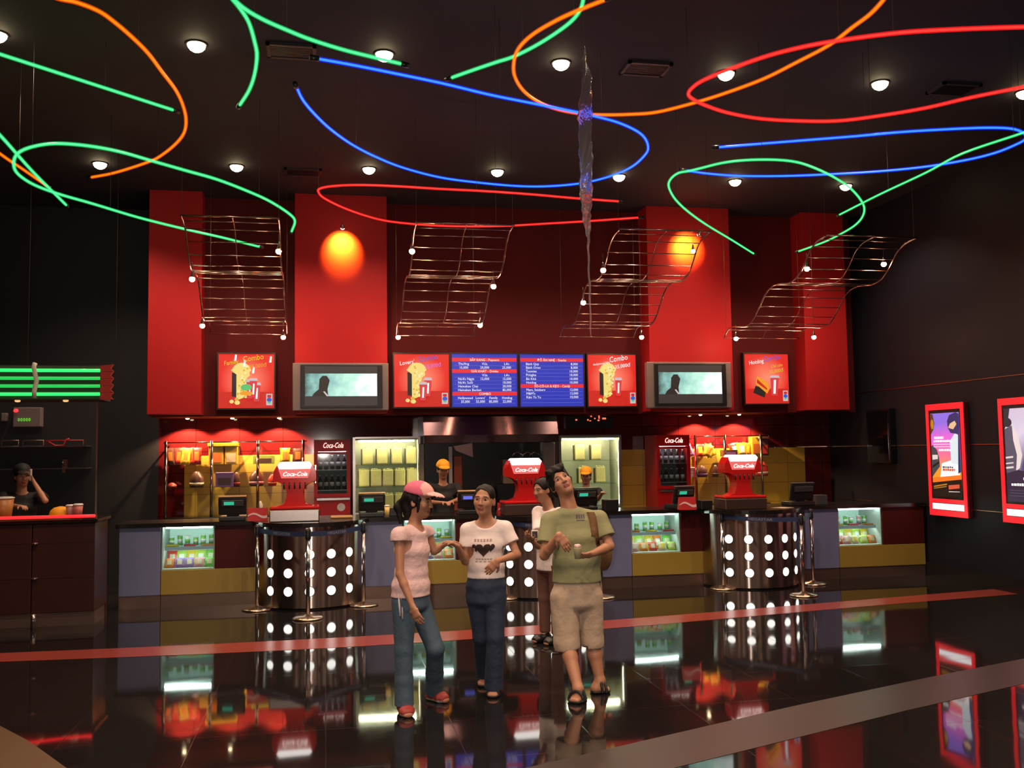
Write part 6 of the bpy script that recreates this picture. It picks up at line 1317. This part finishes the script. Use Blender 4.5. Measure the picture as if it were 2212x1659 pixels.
for i in range(len(pts) - 1):
    for k in range(4): fs.append((4 * i + k, 4 * i + (k + 1) % 4, 4 * i + 4 + (k + 1) % 4, 4 * i + 4 + k))
if len(pts) > 2: b.add(vs, fs, BAGM_, True).build('strap', t)

# --- simpler figures further back
def figure(label, hpx, hpy, Y, z_ground_feet, s, fwd, hfwd, hup, sw, arms, shirt_m, trouser_m, handspec, cap=None, hairx=(), vox=.0085, dx=0, lean=0.):
    hd = at(hpx, hpy, Y); top = hd.z; f = nrm(fwd); lat = nrm(np.cross(f, zz)); H_ = A3(hd); lo = np.array(z_ground_feet, float)
    shc = H_ + np.array((dx, 0, -.235 * s)) - f * .01; hip = np.array((shc[0] - lean, shc[1], lo[2] + max(.45, (shc[2] - lo[2]) * .60)))
    R_ = lat                                                 # the figure's right hand side
    va = 1 if (lat[0] < 0) else -1                           # side that shows at viewer-left
    J = dict(sa=shc + R_ * va * sw, sb=shc - R_ * va * sw, ha=hip + R_ * va * .085 * s, hb=hip - R_ * va * .085 * s)
    J['ea'], J['wa'], J['eb'], J['wb'] = [A3(at(*q)) for q in arms]
    for q in 'ab': J['n' + q] = J['h' + q] * np.array((1, 1, 0)) + zz * (lo[2] + .085); J['k' + q] = (J['h' + q] + J['n' + q]) / 2; J['t' + q] = J['n' + q] * np.array((1, 1, 0)) + zz * lo[2] + f * .16
    tors = [(hip - zz * .05, .135 * s, .10 * s), (hip + (shc - hip) * .35, .12 * s, .09 * s), (hip + (shc - hip) * .75, .135 * s, .10 * s), (shc - zz * .02, sw * .85, .06 * s)]
    hands = [(q, J['w' + q] - J['e' + q], n, .5, sd, .02) for q, n, sd in handspec]
    t, ax = person(label, (hip[0], hip[1], lo[2]), J, s, f, H_, hfwd, hup, tors, hands, vox, hs=s, neck=shc + zz * .03, nr=.05,
        shirt=([(hip - zz * .06, .155 * s, .12 * s), (hip + (shc - hip) * .35, .142 * s, .11 * s), (hip + (shc - hip) * .75, .155 * s, .12 * s), (shc - zz * .02, sw * .95, .078 * s)], [(J['sa'], J['sa'] + (J['ea'] - J['sa']) * .6), (J['sb'], J['sb'] + (J['eb'] - J['sb']) * .6)], [(.066 * s, .062 * s)] * 2, hip[2] - .05, shirt_m, [(shc + zz * .08 + f * .04, (lat, f, zz), (.07, .09, .06))]),
        trousers=([(hip - zz * .04, .145 * s, .112 * s), (hip + zz * .08, .13 * s, .10 * s)], [[(J['h' + q], .085 * s), (J['k' + q], .062 * s), (J['n' + q], .055 * s)] for q in 'ab'], trouser_m, hip[2] + .01))
    for q in 'ab': shoe(t, J['n' + q], J['t' + q], s, BLACK, BLACK)
    F_ = hair_mesh(t, H_, ax, s, [((0, -.011, .034), (.082, .097, .087)), ((0, -.05, -.02), (.080, .06, .085))], hairx, .008); F_.ell(H_ + (ax[1] * .090 - ax[2] * .034) * s, ax, (.066, .072, .097), .006, 'd'); skin_mesh('hair', F_, [HAIR], t)
    if cap: cap_on(t, H_, ax, s * 1.04, cap, tilt=-.12)
    return t, J
figure('girl in a white top and brown trousers half hidden behind the man, holding a phone', 1172, 1058, 8.75, (0, 0, 0), .92, (-.85, -.5, 0), (-.85, -.45, -.25), (-.12, 0, 1), .145, ((1163, 1180, 8.5), (1149, 1166, 8.42), (1180, 1180, 8.85), (1160, 1168, 8.55)), WHITESH, BROWNT, (('a', (0, 0, 1), 1), ('b', (0, 0, 1), -1)), hairx=[((0, -.08, 0), (0, -.10, -.14), .05, .025)], dx=.05, vox=.0075)
c = at(1155, 1160, 8.45); t = thing('mobile_phone', 'pale mobile phone in the hand of the half hidden girl', 'phone', c); MB().box(c + Vector((-.03, -.008, -.02)), c + Vector((.03, .008, .06)), WHITE, .004).build('phone_body', t); MB().box(c + Vector((-.024, -.010, -.01)), c + Vector((.024, -.008, .05)), DGREY).build('screen', t)
figure('server in yellow cap and black polo under the steel hood', 957, 1015, 12.85, (0, 0, 0), 1.0, (.1, -1, 0), (.05, -1, -.3), (0, -.15, 1), .185, ((924, 1085, 12.75), (958, 1086, 12.5), (995, 1078, 12.75), (975, 1084, 12.5)), BLACKSH, BLACKSH, (('a', (0, 0, -1), 1), ('b', (0, 0, -1), -1)), cap=CAPY)
figure('smaller server in a yellow cap and black polo beside the right popcorn warmer', 1266, 1028, 12.9, (0, 0, 0), .93, (-.3, -1, 0), (-.4, -1, -.15), (0, -.1, 1), .16, ((1243, 1085, 12.85), (1262, 1092, 12.6), (1292, 1078, 12.8), (1300, 1066, 12.55)), BLACKSH, BLACKSH, (('a', (0, 0, -1), 1), ('b', (0, 0, -1), -1)), cap=CAPY)
tk, JK = figure('clerk in black cap leaning on the ticket counter with a hand at the ear', 48, 1028, 11.9, (0, 0, 0), 1.02, (.35, -1, 0), (.5, -1, -.25), (.02, -.1, 1), .19, ((10, 1092, 11.75), (44, 1094, 11.5), (98, 1082, 11.55), (70, 1036, 11.72)), BLACKSH, BLACKSH, (('a', (0, 0, -1), 1), ('b', (-1, 0, .2), -1)), cap=mat('cap_black', (.008, .007, .007), .7))
c = at(67, 1027, 11.72); t = thing('mobile_phone', 'slim pale phone held to the ear by the clerk at left', 'phone', c); MB().box(c + Vector((-.012, -.025, -.06)), c + Vector((.006, .025, .07)), WHITE, .004).build('phone_body', t); MB().box(c + Vector((-.014, -.02, -.05)), c + Vector((-.012, .02, .06)), BLACK).build('screen', t)
